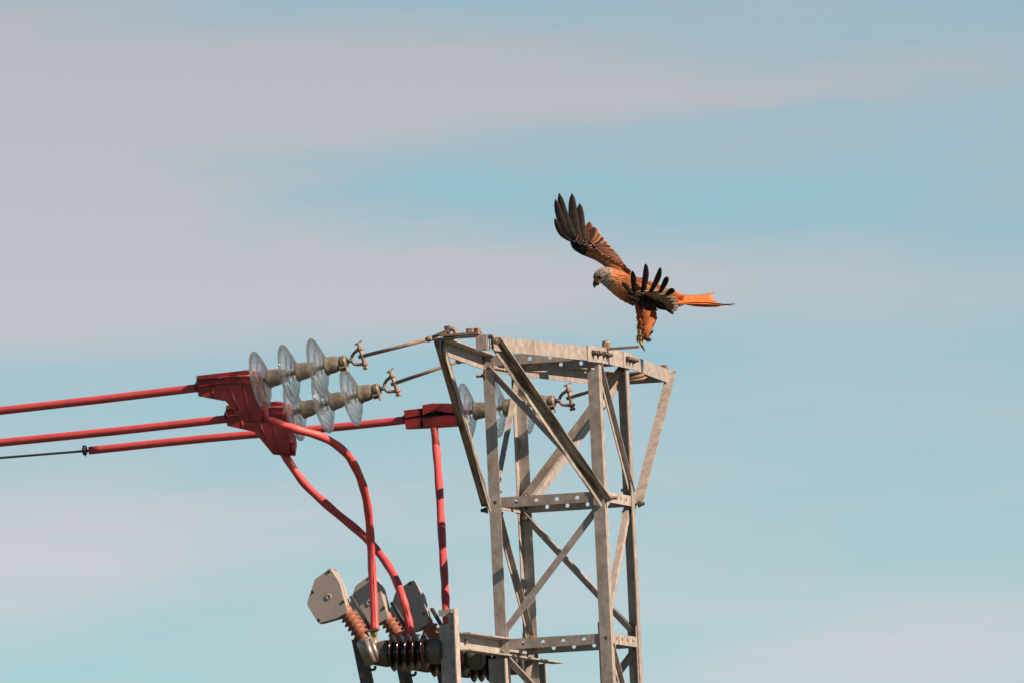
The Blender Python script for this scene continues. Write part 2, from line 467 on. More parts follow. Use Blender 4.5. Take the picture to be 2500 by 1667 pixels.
# ------------------------------------------------------------------ lattice tower
TB = T(0, 0, 0); TB.z = 0
tower = thing('lattice_tower', TB, 'tall galvanised steel lattice tower with hexagonal crossarm head', 'tower')
S, LW, LT = 0.255, 0.050, 0.005
HTOP = 0.606
GZ = -O.z                                 # ground, in the tower's own height
LEV = [0.606, 0.0, -0.606, -1.212, -1.95, -2.80, -3.80, -4.95, -6.25]
def half(h): return S if h > -1.212 else S + (-1.212 - h) * 0.045
CORN = {'A': (-1, -1), 'B': (1, -1), 'C': (-1, 1), 'D': (1, 1)}
def cor(k, h, inset=0.0):
    s = half(h) - inset
    return T(CORN[k][0] * s, CORN[k][1] * s, h)
for k, (sa, sc) in CORN.items():
    b = MB()
    top = 0.600 if k in 'AC' else 0.575
    def leg_seg(h0, h1):
        holes = [h0 - h for h in (0.575, 0.545) if h0 > 0] + ([h0 - 0.0, h0 + 0.606] if h0 > 0 else [])
        b.angle(cor(k, h0), cor(k, h1), U * -sa, W * -sc, LW, LW, LT, holes, 0.0085)
    leg_seg(top, -1.212)
    leg_seg(-1.2125, GZ + 0.25)
    build('leg', b, M_STEEL, tower)
FACES = [('A', 'B', -W, U), ('B', 'D', U, W), ('D', 'C', W, -U), ('C', 'A', -U, -W)]
for li, h in enumerate(LEV):
    if h <= GZ + 0.3: break
    for fi, (k0, k1, nrm, along) in enumerate(FACES):
        s = half(h)
        p0, p1 = cor(k0, h) - nrm * (LT + 0.0005), cor(k1, h) - nrm * (LT + 0.0005)
        ll = (p1 - p0).length
        bh = 0.044
        e = 0.006
        q0, q1 = p0 + along * e, p1 - along * e
        holes = [0.028 - e + 0.09 * i for i in range(12) if 0.028 + 0.09 * i < ll - 0.02] if li < 4 else ()
        b = MB()
        b.angle(q0 + Z * bh / 2, q1 + Z * bh / 2, -Z, -nrm, bh, 0.044, 0.0045, holes, 0.0092)
        build('cross_beam', b, M_STEEL, tower)
        if li < 3:
            for kk, sgn in ((k0, 1), (k1, -1)):
                bolt(cor(kk, h) + along * (sgn * 0.028) + Z * (-0.012 if fi % 2 else 0.0) + nrm * 0.0005, nrm, tower, B_HEAD) if (fi in (2, 3) or (fi == 1 and sgn > 0 and li == 1)) else None
# bracing: direction alternates from panel to panel
BW = 0.029
for li in range(len(LEV) - 1):
    h0, h1 = LEV[li], LEV[li + 1]
    if h1 < GZ + 0.3: h1 = GZ + 0.35
    for fi, (k0, k1, nrm, along) in enumerate(FACES):
        a, c = (k0, k1) if li % 2 == 0 else (k1, k0)
        sg = 1 if li % 2 == 0 else -1
        d = 0.012 + LT if fi != 0 else LT + 0.007
        ins = 0.020
        pa = cor(a, h0 - 0.030) - nrm * d + along * (sg * ins)
        pb = cor(c, h1 + 0.034) - nrm * d - along * (sg * ins)
        dl = (pb - pa).normalized()
        side = nrm.cross(dl).normalized()
        if side.z < 0: side = -side
        b = MB()
        if li % 2 == 0: b.angle(pa + side * BW / 2, pb + side * BW / 2, -side, nrm if fi in (0, 1) else -nrm, BW, 0.024 if fi != 0 else 0.020, 0.004)
        else: b.angle(pa + side * BW / 2, pb + side * BW / 2, -side, -nrm, BW, 0.026, 0.004)
        build_along('brace', b, M_STEEL, tower, pa, dl)
        if li < 2:
            for p_, dd in ((pa, 1), (pb, -1)):
                bolt(p_ + dl * (0.02 * dd) - nrm * 0.005, -nrm, tower, B_NUT)
    if LEV[li + 1] < GZ + 0.3: break
for k in CORN:                            # concrete footings
    q = cor(k, GZ + 0.2)
    b = MB(); b.lathe([(-0.35, 0.24), (0.28, 0.22), (0.30, 0.20)], V((q.x, q.y, 0.0)), Z, 20, False)
    build('footing', b, M_CONC, tower)

# crossarm: two six-sided rims narrowing to both ends
CT, CH = 0.632, 0.060                    # top of the rim, its height
HU, CN, CF = 0.118, -1.44, 1.50
E_ = 0.004
NLt, NRt = T(-HU, CN, CT - 0.008), T(HU, CN, CT - 0.008)
FLt, FRt = T(-HU, CF, CT + 0.006), T(HU, CF, CT + 0.006)
So = S + E_
At, Bt, Ct, Dt = T(-So, -S, CT), T(So, -S, CT), T(-So, S, CT), T(So, S, CT)
def chord(name, p, q, inward, m=M_STEEL, h=CH, hw=0.055, holes=()):
    b = MB(); b.angle(p, q, -Z, inward, h, hw, 0.005, holes, 0.009); return build(name, b, m, tower)
chord('crossarm_rim', NRt, Bt, -U)
chord('crossarm_rim', Bt + W * 0.003, Dt - W * 0.003, -U)
chord('crossarm_rim', Dt, FRt, -U)
chord('crossarm_rim', NLt, At, U)
chord('crossarm_rim', At + W * 0.003, Ct - W * 0.003, U)
chord('crossarm_rim', Ct, FLt, U)
chord('crossarm_rim', FLt + U * 0.006 + W * 0.006, FRt - U * 0.006 + W * 0.006, -W, h=0.05, hw=0.06)
# slim flat tie across the crossarm plane
b = MB(); p_, q_ = T(-S + .03, S - .04, CT - 0.046), T(-.02, S + .32, CT - 0.046)
b.plate(p_, (q_ - p_).normalized(), (q_ - p_).length, W, 0.022, Z, 0.005); build('crossarm_tie', b, M_STEEL, tower)
# lapped joint of the legs below the third ring of beams
for k_, (sa_, sc_) in CORN.items():
    b = MB(); c_ = T(sa_ * (S + 0.0008), sc_ * (S + 0.0008), -0.535)
    b.angle(c_ + U * (sa_ * 0.0055) + W * (sc_ * 0.0055), c_ + U * (sa_ * 0.0055) + W * (sc_ * 0.0055) - Z * 0.26, U * -sa_, W * -sc_, 0.044, 0.044, 0.005, (0.066, 0.2), 0.0085) if k_ in 'C' else b.angle(c_ - U * (sa_ * 0.0066) - W * (sc_ * 0.0066), c_ - U * (sa_ * 0.0066) - W * (sc_ * 0.0066) - Z * 0.26, U * -sa_, W * -sc_, 0.052, 0.052, 0.004)
    build('leg_splice', b, M_STEEL, tower)
# splice plates at the two corners facing the sun
def bent_plate(pts, nr, h0, h1, t=0.005):
    b = MB()
    vs = []
    for p in pts: vs += [p + Z * h0, p + Z * h1, p + nr * t + Z * h1, p + nr * t + Z * h0]
    fs = [(0, 1, 2, 3), tuple(4 * (len(pts) - 1) + i for i in (3, 2, 1, 0))]
    for i in range(len(pts) - 1):
        for k in range(4): fs.append((4 * i + k, 4 * i + (k + 1) % 4, 4 * i + 4 + (k + 1) % 4, 4 * i + 4 + k))
    b.add(vs, fs); return b
n1 = (Bt - NRt).normalized(); n2 = (FRt - Dt).normalized()
pl1 = [Bt - n1 * 0.140, Bt, Bt + W * 0.385]
pl2 = [Bt + W * 0.395, Dt, Dt + n2 * 0.10]
build('splice_plate', bent_plate([p + U * 0.0008 for p in pl1], U, -CH - 0.004, 0.004), M_STEEL, tower)
build('splice_plate', bent_plate([p + U * 0.0008 for p in pl2], U, -CH - 0.004, 0.003), M_STEEL, tower)
for q in (Bt - n1 * 0.085, Bt - n1 * 0.03, Bt + W * 0.05, Bt + W * 0.11, Bt + W * 0.44, Bt + W * 0.49, Dt + n2 * 0.05):
    bolt(q + U * 0.005 - Z * 0.027, U, tower, B_DARK)
# inner splice on the far side
build('splice_plate', bent_plate([Ct - W * 0.1, Ct, Ct + (FLt - Ct).normalized() * 0.12], -U, -CH, 0.0), M_STEEL, tower)
# struts from the tips down to the legs
def strut(tip, k, side):                  # side +1: wide flange reaches along +U from the corner line
    sa, sc = CORN[k]
    top = tip - Z * 0.006 + W * (sc * -0.018)
    bot = T(sa * (S + 0.007), sc * (S + 0.007), -0.012)
    d = (bot - top).normalized()
    up = U.cross(d); up = up if up.z > 0 else -up
    off = U * (-side * 0.020)
    b = MB(); b.angle(top + off, bot + off, U * side, -up, 0.044, 0.042, 0.0045)
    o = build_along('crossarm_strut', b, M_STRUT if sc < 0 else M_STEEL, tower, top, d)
    return d, up
strut(NLt - U * 0.004, 'A', -1); strut(NRt + U * 0.004, 'B', 1)
strut(FLt + U * 0.0, 'C', -1); strut(FRt + U * 0.006, 'D', 1)
# end plates of the near tip with the anchor plate and its bolts
b = MB(); b.plate(NRt + U * -0.074 - W * 0.012 - Z * 0.058, U, 0.046, Z, 0.066, -W, 0.005)
b.plate(NRt + U * -0.0275 - W * 0.012 - Z * 0.058, W, 0.03, Z, 0.066, U, 0.005)
build('end_plate', b, M_STEEL, tower)
b = MB(); b.plate(NLt + U * 0.012 + W * -0.04 + Z * 0.0105, U, 0.168, W, 0.07, Z, 0.009)
anch = build('anchor_plate', b, M_ROD, tower)
b = MB(); b.plate(NLt + U * 0.004 - W * 0.010 + Z * 0.0012, U, 2 * HU - 0.008, W, 0.05, Z, 0.006); build('tip_plate', b, M_STEEL, tower)
bolt(T(0.020, CN - 0.012, CT + 0.010), Z, tower, B_TOP); bolt(T(0.047, CN + 0.004, CT + 0.010), Z, tower, B_TOP)
bolt(NRt + U * 0.020 - W * 0.03 - Z * 0.024, -W, tower, B_NUT)
b = MB(); b.plate(FLt + U * 0.012 + W * -0.03 - Z * 0.012, U, 0.19, W, 0.07, Z, 0.009); build('anchor_plate', b, M_ROD, tower)
bolt(FRt - n2 * 0.06 - U * 0.02 + Z * 0.0005, Z, tower, B_TOP)
# anchor for the middle string on the side of the tower
b = MB(); b.plate(T(-So - 0.055, -0.05, CT - 0.012), U, 0.11, W, 0.10, Z, 0.009); build('anchor_plate', b, M_ROD, tower)
# bolts on the legs and struts
bolt(T(S + 0.012, -S + 0.012, -0.010), U, tower, B_LONG)
bolt(T(S + 0.012, S + 0.006, -0.012), U, tower, B_DARK)
bolt(T(-S - 0.006, -S - 0.012, -0.03), -U, tower, B_DARK)
bolt(T(-S + 0.012, -S - 0.001, 0.545), -U, tower, B_LONG)
# the bar that the bird is about to grip
rod0, rod1 = P(1474, 852, -0.13), P(1561, 845.5, -0.13)
b = MB(); dr = (rod1 - rod0).normalized()
b.plate(rod0 - Z * 0.006 - W * 0.010, dr, (rod1 - rod0).length, W, 0.022, Z, 0.010); build('perch_bar', b, M_ROD, tower)
b = MB(); q = P(1480, 852, -0.13); b.prism(hexpoly(0.017, 0), V((0, 0, 0.026))); b.lathe([(0.026, 0.017), (0.034, 0.014), (0.036, 0.009)], V((0, 0, 0)), Z, 10, False)
for i_, vv in enumerate(b.v): b.v[i_] = vv + q
build('perch_bar_nut', b, M_BOLT, tower)

# ------------------------------------------------------------------ insulator strings
GR = 0.1275
def disc_mesh():                          # z: from the pin side (0) to the cap side
    def dome(r): return 0.046 * (1 - (r / 0.1275) ** 1.5)
    low = []
    for i in range(49):                       # under side: soft rings
        r = 0.030 + (0.1225 - 0.030) * i / 48
        low.append((dome(r) - 0.0062 - 0.0030 * (1 - cos((r - 0.030) / 0.0925 * 2 * pi * 3)) * 0.5, r))
    up = []
    for i in range(25):
        r = 0.1225 - (0.1225 - 0.030) * i / 24
        up.append((dome(r) + 0.0045, r))
    pr = low + [(-0.0035, 0.1258), (-0.001, 0.1275), (0.0015, 0.1275), (0.0045, 0.1255)] + up
    b = MB(); b.lathe(pr, V((0, 0, 0)), Z, 48, True, close=True)
    return mesh_of('glass_disc', b, M_GLASS)
def cap_mesh():
    b = MB(); b.lathe([(0.034, 0.026), (0.034, 0.036), (0.040, 0.040), (0.048, 0.040), (0.052, 0.037), (0.070, 0.036), (0.086, 0.034), (0.098, 0.028), (0.104, 0.026), (0.112, 0.027), (0.116, 0.022), (0.116, 0.012)], V((0, 0, 0)), Z, 24, True)
    return mesh_of('cap', b, M_CAP)
def pin_mesh():
    b = MB(); b.lathe([(-0.034, 0.008), (-0.030, 0.016), (-0.024, 0.016), (-0.018, 0.010), (0.03, 0.011), (0.036, 0.02)], V((0, 0, 0)), Z, 14, True)
    return mesh_of('pin', b, M_CAP)
def socket_mesh():                        # open mouth on the last cap
    b = MB()
    b.lathe([(0.112, 0.024), (0.118, 0.029), (0.134, 0.029), (0.140, 0.024)], V((0, 0, 0)), Z, 16, False)
    b.box(V((0.0, 0.026, 0.124)), V((0.012, 0, 0)), V((0, 0.010, 0)), V((0, 0, 0.016)))
    return mesh_of('socket', b, M_CAP)
ME_DISC, ME_CAP, ME_PIN, ME_SOCK = disc_mesh(), cap_mesh(), pin_mesh(), socket_mesh()
me = bpy.data.meshes.new('cotter'); 
def make_string(px, c, label):
    cs = [P(x, y, c) for x, y in px]
    ax = (cs[-1] - cs[0]).normalized()
    r = thing('insulator_string', cs[0], label, 'insulator', 'glass insulator strings at the crossarm')
    for q in cs:
        fm = frame(q - ax * 0.012, ax)
        inst('glass_disc', ME_DISC, fm, r); inst('cap', ME_CAP, fm, r); inst('pin', ME_PIN, fm, r)
    inst('socket', ME_SOCK, frame(cs[-1] - ax * 0.018, ax, V((0, -1, 0.6))), r)
    b = MB(); q = cs[-1] + ax * 0.126; sd = ax.cross(Z).normalized()
    b.tube([q - Z * 0.02 + sd * 0.012, q - Z * 0.045 + sd * 0.014, q - Z * 0.05 + sd * 0.02, q - Z * 0.03 + sd * 0.024], 0.0035, 6); build('locking_clip', b, M_ROD, r)
    return cs, ax
C1, C2, C3 = -1.44, 0.0, 1.42
s1, a1 = make_string([(640, 928), (710, 912), (780, 897)], C1, 'string of three clear glass discs hooked to the near tip of the crossarm')
s2, a2 = make_string([(724, 1004), (793, 985), (862, 967)], C2, 'string of three clear glass discs overlapping below the tip string, above the middle cable')
s3, a3 = make_string([(1143, 1005), (1216, 996), (1289, 987)], C3, 'string of three clear glass discs seen through the legs of the tower')

def shackle(cs, ax, rod_px, c, label):
    q0 = cs[-1] + ax * 0.112
    r = thing('shackle', q0, label, 'shackle', 'rusty shackles of the strings')
    x = ax; y = (Z - x * Z.dot(x)).normalized()
    e = V((x.y, -x.x, 0)).normalized()
    b = MB(); b.tube([q0, q0 + x * 0.034], 0.009, 8); b.lathe([(-0.008, 0.006), (-0.004, 0.013), (0.006, 0.013), (0.010, 0.008)], q0, x, 10); build('ball_eye', b, M_DARKBOLT, r)
    q = q0 + x * 0.030
    up, dn = q + x * 0.046 + y * 0.042, q + x * 0.054 - y * 0.026
    b = MB(); b.tube(bez([up + x * 0.004, q + x * 0.020 + y * 0.030, q + x * 0.004 + y * 0.012, q + x * 0.004 - y * 0.006, q + x * 0.016 - y * 0.020, dn], 5), 0.0068, 8)
    build('bow', b, M_ROD, r)
    b = MB(); dd = (dn - up).normalized()
    b.tube([up - dd * 0.026, dn + dd * 0.022], 0.0085, 10)
    b.lathe([(-0.004, 0.016), (0.008, 0.016)], up, dd, 10, False)
    b.lathe([(-0.006, 0.015), (0.006, 0.015)], dn, dd, 10, False)
    b.lathe([(0.012, 0.013), (0.023, 0.013)], dn, dd, 6, False)
    build('pin', b, M_ROD, r)
    b = MB(); pc = up - dd * 0.024; b.tube([pc - x * 0.016 - y * 0.005, pc + x * 0.018 + y * 0.006], 0.0028, 6); build('cotter', b, M_DARKBOLT, r)
    return (up + dn) / 2, x, y
h1, x1, y1 = shackle(s1, a1, None, C1, 'rusty shackle at the end of the near tip string')
h2, x2, y2 = shackle(s2, a2, None, C2, 'rusty shackle at the end of the middle string')
h3, x3, y3 = shackle(s3, a3, None, C3, 'rusty shackle seen through the tower, between its front legs')
def tie_rod(h, x, pts, label, hook):
    g = thing('tie_rod', pts[-1], label, 'rod', 'tie rods of the strings')
    b = MB(); st = h + (h - pts[0]).normalized() * 0.016
    b.tube([st] + pts[:-1], 0.0080, 10); build('rod', b, M_ROD, g)
    b = MB(); b.lathe([(-0.012, 0.009), (-0.004, 0.0125), (0.006, 0.0125), (0.016, 0.009)], pts[-2], pts[-2] - h, 10); build('collar', b, M_ROD, g)
    e1, e2 = hook
    b = MB(); b.tube([pts[-2], pts[-2] + (e1 - pts[-2]) * 0.55 + Z * 0.001, e1], 0.0075, 8)
    b.tube([pts[-2], pts[-2] + (e2 - pts[-2]) * 0.4 - Z * 0.004, e2], 0.0070, 8); build('eye', b, M_ROD, g)
r1p = [P(1047, 828, C1), P(1094, 806, C1)]
tie_rod(h1, x1, r1p, 'straight rusty rod running to the tip of the crossarm', (P(1100, 806, C1), P(1110, 825, C1)))
q2 = P(1121, 881, C2)
tie_rod(h2, x2, [q2, T(-So - 0.03, 0, CT)], 'rusty rod running behind the dark strut to the side of the tower', (T(-So - 0.035, 0, CT + 0.012), T(-So - 0.03, 0.0, CT - 0.014)))
q3 = P(1524, 929, C3)
tie_rod(h3, x3, [q3, P(1572, 912, C3)], 'rusty rod running behind the front leg to the far tip', (P(1572, 914, C3), P(1580, 922, C3)))
hk = thing('anchor_hook', P(1094, 812, C1), 'rusty bent hook with bolt on top of the crossarm tip plate', 'hook')
b = MB(); q = P(1094, 816, C1)
b.tube(bez([P(1088, 808, C1), P(1097, 803, C1), P(1108, 805, C1), P(1112, 812, C1), P(1113, 817, C1)], 5), 0.010, 8); build('bow', b, M_ROD, hk)
b = MB(); b.tube([P(1094, 818, C1), P(1092, 802, C1)], 0.0075, 8); b.prism([p_ + P(1092, 802, C1) for p_ in hexpoly(0.013, 0)], Z * 0.010); build('bolt', b, M_DARKBOLT, hk)

# ------------------------------------------------------------------ red dead-end covers
def cover_mesh_px(outline, c, th, scale=4.276, ox=450, oy=800):
    pts = [P(ox + x / scale, oy + y / scale, c) for x, y in outline]
    return pts
def boot(name_pts, c, th, inset=0.012, front=0.022):
    cen = sum(name_pts, V((0, 0, 0))) / len(name_pts)
    n = len(name_pts)
    def ins(p, k): return p + (cen - p).normalized() * k
    rings = [[ins(p, 0.016) + W * (th / 2) for p in name_pts], [p + W * (th / 2 - 0.012) for p in name_pts], [p - W * (th / 2 - front) for p in name_pts], [ins(p, inset) - W * (th / 2) for p in name_pts]]
    b = MB(); vs = [p for r_ in rings for p in r_]
    fs = [tuple(range(n))[::-1], tuple(3 * n + i for i in range(n))]
    for k in range(3):
        for i in range(n): fs.append((k * n + i, k * n + (i + 1) % n, (k + 1) * n + (i + 1) % n, (k + 1) * n + i))
    b.add(vs, fs); return b
def px4(l): return [(450 + x / 4.276, 800 + y / 4.276) for x, y in l]
def make_cover(dx, dy, c, rot, label, anchor):
    ox, oy = anchor
    def q(x, y, cc=0.0):
        X, Y = 450 + x / 4.276, 800 + y / 4.276
        X, Y = ox + (X - ox) * cos(rot) - (Y - oy) * sin(rot) + dx, oy + (X - ox) * sin(rot) + (Y - oy) * cos(rot) + dy
        return P(X, Y, c + cc)
    r = thing('cable_end_cover', q(500, 700), label, 'cable cover', 'red cable end covers')
    up = [q(*p) for p in ((150, 520), (690, 462), (785, 490), (800, 640), (440, 690), (160, 640))]
    build('body', boot([q(*p) for p in ((140, 560), (690, 500), (800, 520), (862, 885), (848, 1000), (650, 995), (447, 768), (160, 715))], c, 0.088), M_COVER, r)
    # raised upper shell with its seam
    build('lid', boot([q(*p, -0.004) for p in ((150, 502), (690, 441), (775, 470), (780, 585), (440, 605), (160, 628), (146, 560))], c, 0.100, 0.010, 0.018), M_COVER, r)
    b = MB(); b.tube([q(132, 548, -0.055), q(440, 512, -0.055), q(720, 498, -0.055)], 0.006, 6); build('seam', b, M_COVER, r)
    for x, y in ((360, 528), (572, 514)):
        b = MB(); b.lathe([(0, 0.0075), (0.006, 0.006), (0.007, 0.002)], q(x, y, -0.058), -W, 8); build('rivet_or_hole_disc', b, M_BLACK, r)
    for (xa, ya, xb, yb_) in ((300, 625, 300, 735), (470, 615, 560, 860), (610, 605, 700, 985)):
        b = MB(); b.tube([q(xa, ya, -0.041), q(xb, yb_, -0.041)], 0.0055, 8); build('rib', b, M_COVER, r)
    b = MB(); b.tube([q(835, 860, -0.030), q(846, 990, -0.030)], 0.012, 8); build('clip', b, M_COVER, r)
    b = MB(); b.tube([q(128, 590), q(160, 600)], 0.026, 14); build('collar', b, M_COVER, r)
    return q
cq1 = make_cover(0, 0, C1 - 0.0, 0.0, 'angular red plastic cover on the uppermost red cable', (485, 945))
cq2 = make_cover(71, 72, C2, radians(2.0), 'angular red plastic cover tucked behind and below the uppermost cover', (485, 945))
# the third, seen from its open side
def q7(x, y, c=C3): return P(950 + x / 3.92, 920 + y / 3.92, c)
r3 = thing('cable_end_cover', q7(400, 380), 'split red plastic cover on the long cable beside the dark strut', 'cable cover', 'red cable end covers')
build('upper_shell', boot([q7(*p) for p in ((330, 268), (430, 250), (560, 252), (690, 258), (700, 350), (560, 350), (450, 322), (330, 372))], C3, 0.085, 0.008, 0.02), M_COVER, r3)
build('lower_shell', boot([q7(*p) for p in ((330, 395), (560, 358), (700, 362), (700, 466), (470, 482), (332, 490))], C3, 0.080, 0.008, 0.02), M_COVER, r3)
build('upper_shell', boot([q7(*p) for p in ((150, 318), (330, 298), (332, 372), (160, 400))], C3, 0.075, 0.006, 0.02), M_COVER, r3)
build('lower_shell', boot([q7(*p) for p in ((155, 410), (332, 380), (332, 490), (170, 497))], C3, 0.072, 0.006, 0.02), M_COVER, r3)
b = MB(); b.tube([q7(140, 405), q7(330, 385), q7(690, 355)], 0.020, 10); build('clamp', b, M_BLACK, r3)

# ------------------------------------------------------------------ conductors
def conductor(px, c, label, end_px=None, r=0.0176):
    pts = [P(x, y, c) for x, y in px]
    g = thing('covered_conductor', pts[0], label, 'cable', 'red covered conductors')
    d = pts[-1] - pts[-2]
    red = list(pts)
    if end_px is None:
        a = pts[-1]; sl = d.z / d.to_2d().length; dh = V((d.x, d.y, 0)).normalized()
        for k in range(1, 9):
            L_ = k * 0.35; red.append(a + dh * L_ + Z * (sl * L_ + 0.0016 * L_ * L_))
    b = MB(); b.tube(bez(red, 6) if len(red) < 8 else red, r, 14); build('red_sleeve', b, M_RED, g)
    st = red[-1]; d2 = (red[-1] - red[-2]); sl = d2.z / d2.to_2d().length; dh = V((d2.x, d2.y, 0)).normalized()
    if end_px: sl = -0.018
    wp = [st + dh * L_ + Z * (sl * L_ + 0.0013 * L_ * L_) for L_ in (-0.3, 0, 0.5, 1, 2, 4, 7, 11, 16, 22, 30, 38, 46)]
    b = MB(); b.tube(wp, 0.0052, 8); build('bare_wire', b, M_WIRE, g)
    return g, st, dh
conductor([(560, 930), (485, 946), (250, 974), (0, 1002), (-120, 1016)], C1, 'uppermost red sleeved cable running into the uppermost cover')
conductor([(640, 1012), (552, 1022), (280, 1052), (0, 1080), (-120, 1092)], C2, 'middle red sleeved cable running into the lower angular cover')
g3, st3, dh3 = conductor([(1010, 1018), (985, 1025), (780, 1046), (500, 1070), (218, 1099)], C3, 'lowest red sleeved cable that ends in a thin bare wire', end_px=True)
q = P(210, 1097, C3)
b = MB(); e = V((0, -1, 0))
for k in range(3):
    cc = P(205 + k * 4, 1098, C3); dd = dh3
    b.tube([cc + (Z * cos(t) * 0.019 + W * sin(t) * 0.019) + dd * 0.004 * k for t in [2 * pi * i / 12 for i in range(13)]], 0.0040, 6)
b.tube([P(212, 1104, C3 - 0.02), P(208, 1113, C3 - 0.02)], 0.003, 6)
b.tube([P(207, 1087, C3 - 0.01), P(206, 1105, C3 - 0.02)], 0.005, 6)
build('end_clip', b, M_BLACK, g3)

def jumper(pp, label, rad=0.0176, flat0=False):
    pts = bez([P(x, y, c) for x, y, c in pp], 8)
    n = len(pts)
    rs = [rad * (1 + 0.06 * sin(i * 0.9)) for i in range(n)]
    b = MB(); b.tube(pts, rs, 14)
    g = thing('jumper_cable', pts[-1], label, 'cable', 'red jumper cables')
    build('sleeve', b, M_RED, g)
    # the overlapping seam of the split sleeve
    b = MB(); seam = [p + (V((0.35, -1, 0.2)).normalized() * (rad * 0.97)) for p in pts[n // 2:]]
    b.tube(seam, 0.0028, 6); build('seam', b, M_RED, g)
    return g
CU = -0.90; CP = 0.64                     # the switch poles stand along the crossarm direction
jumper([(640, 1018, C1), (668, 1029, C1 - .02), (723, 1047, C1), (792, 1068, C1 + .08), (845, 1106, C1 + .20), (877, 1160, C1 + .34), (895, 1222, C1 + .46), (903, 1290, C1 + .55), (908, 1382, C1 + .60), (913, 1470, CU + .04), (915, 1538, CU)], 'red jumper cable curving over from the uppermost cover to the nearest switch')
jumper([(688, 1100, C2), (700, 1118, C2), (744, 1180, C2 - .02), (808, 1240, C2 - .05), (882, 1302, C2 - .1), (930, 1355, C2 - .15), (962, 1405, C2 - .2), (983, 1460, CU + CP), (996, 1510, CU + CP), (1004, 1549, CU + CP)], 'red jumper cable from the lower angular cover, passing behind the front jumper')
jumper([(1056, 1000, C3), (1058, 1022, C3), (1066, 1105, C3 - .1), (1073, 1200, C3 - .3), (1080, 1328, C3 - .6), (1086, 1424, C3 - .9), (1089, 1488, CU + 2 * CP + .03), (1093, 1540, CU + 2 * CP)], 'red jumper cable hanging straight down from the split cover')

# ------------------------------------------------------------------ switch poles below the crossarm
def q5(x, y, c=CU): return P(700 + x / 4.704, 1350 + y / 4.704, c)
sroot = thing('switch_pole', q5(1100, 1160), 'switch pole with grey six sided housing, ribbed insulator and sunlit housing edge', 'switch', 'switch poles on the side frame')
hexa = [(505, 172), (612, 340), (652, 500), (700, 655), (690, 680), (580, 745), (385, 800), (360, 795), (240, 600), (236, 560), (318, 310), (340, 285), (485, 178)]
hp = [q5(x, y, CU - 0.03) for x, y in hexa]
build('housing', boot(hp, CU, 0.0, 0.0, 0.0) if False else MB().prism([p for p in hp], W * 0.075), M_BOX, sroot)
cen = sum(hp, V((0, 0, 0))) / len(hp)
b = MB(); b.prism([cen + (p - cen) * 0.985 - W * 0.004 for p in hp], W * 0.0045); cvr = build('front_cover', b, M_BOX, sroot)
b = MB(); b.prism([cen + (p - cen) * 1.03 + W * 0.030 for p in hp], W * 0.010); build('rim', b, M_BOX, sroot)
for x, y in ((488, 205), (302, 437), (652, 552), (373, 760)):
    b = MB(); b.lathe([(0, 0.0068), (0.003, 0.0065), (0.004, 0.003)], q5(x, y, CU - 0.034), -W, 10); build('screw', b, M_DARKBOLT, cvr)
b = MB(); b.lathe([(0, 0.013), (0.003, 0.012), (0.0032, 0.008), (0.001, 0.007)], q5(480, 497, CU - 0.034), -W, 16); build('boss', b, M_BOX, cvr)
i0, i1 = q5(660, 640), q5(905, 1000)
ax = (i1 - i0).normalized(); ll = (i1 - i0).length
pr = [(0, 0.030), (0.018, 0.030), (0.022, 0.026)]
d = 0.030; k = 0
while d < ll - 0.022:
    pr += [(d, 0.027), (d + 0.008, 0.036), (d + 0.011, 0.0395), (d + 0.013, 0.0395), (d + 0.0145, 0.027)]; d += 0.0225; k += 1
pr += [(ll - 0.01, 0.026), (ll + 0.01, 0.028)]
b = MB(); b.lathe(pr, i0, ax, 24, True); build('ribbed_insulator', b, M_SIL, sroot)
b = MB(); j0, j1 = q5(890, 975, CU - 0.035), q5(1002, 1262, CU - 0.035)
jd = (j1 - j0).normalized(); js = jd.cross(W).normalized(); js = js if js.x > 0 else -js
b.tube([j0, j0 + jd * 0.012, j1], [0.030, 0.0385, 0.0385], 24)
for s_ in (0.25, 0.95):
    nn = (-W * cos(s_) + js * sin(s_)).normalized()
    b.tube([j0 + nn * 0.034 + jd * 0.014, j1 + nn * 0.034 - jd * 0.003], 0.0125, 10)
build('clamp_sleeve', b, M_ALU, sroot)
k0, k1 = q5(980, 1160), q5(1790, 1112)
kx = (k1 - k0).normalized(); kl = (k1 - k0).length
f_ = lambda x: (x - 980) / 810 * kl
b = MB(); b.lathe([(0, 0.044), (f_(1110), 0.056), (f_(1150), 0.058), (f_(1205), 0.055)], k0, kx, 20); build('end_fitting', b, M_ALUD, sroot)
b = MB(); b.lathe([(f_(1620), 0.050), (f_(1660), 0.056), (f_(1760), 0.056), (f_(1800), 0.040)], k0, kx, 20); build('end_fitting', b, M_ALUD, sroot)
pr = [(f_(1190), 0.046)]
for xs in (1230, 1318, 1406, 1494, 1590):
    pr += [(f_(xs - 30), 0.046), (f_(xs - 14), 0.074), (f_(xs - 4), 0.0785), (f_(xs + 8), 0.073), (f_(xs + 26), 0.047)]
pr += [(f_(1640), 0.046)]
b = MB(); b.lathe(pr, k0, kx, 32, True); build('porcelain_insulator', b, M_PORC, sroot)
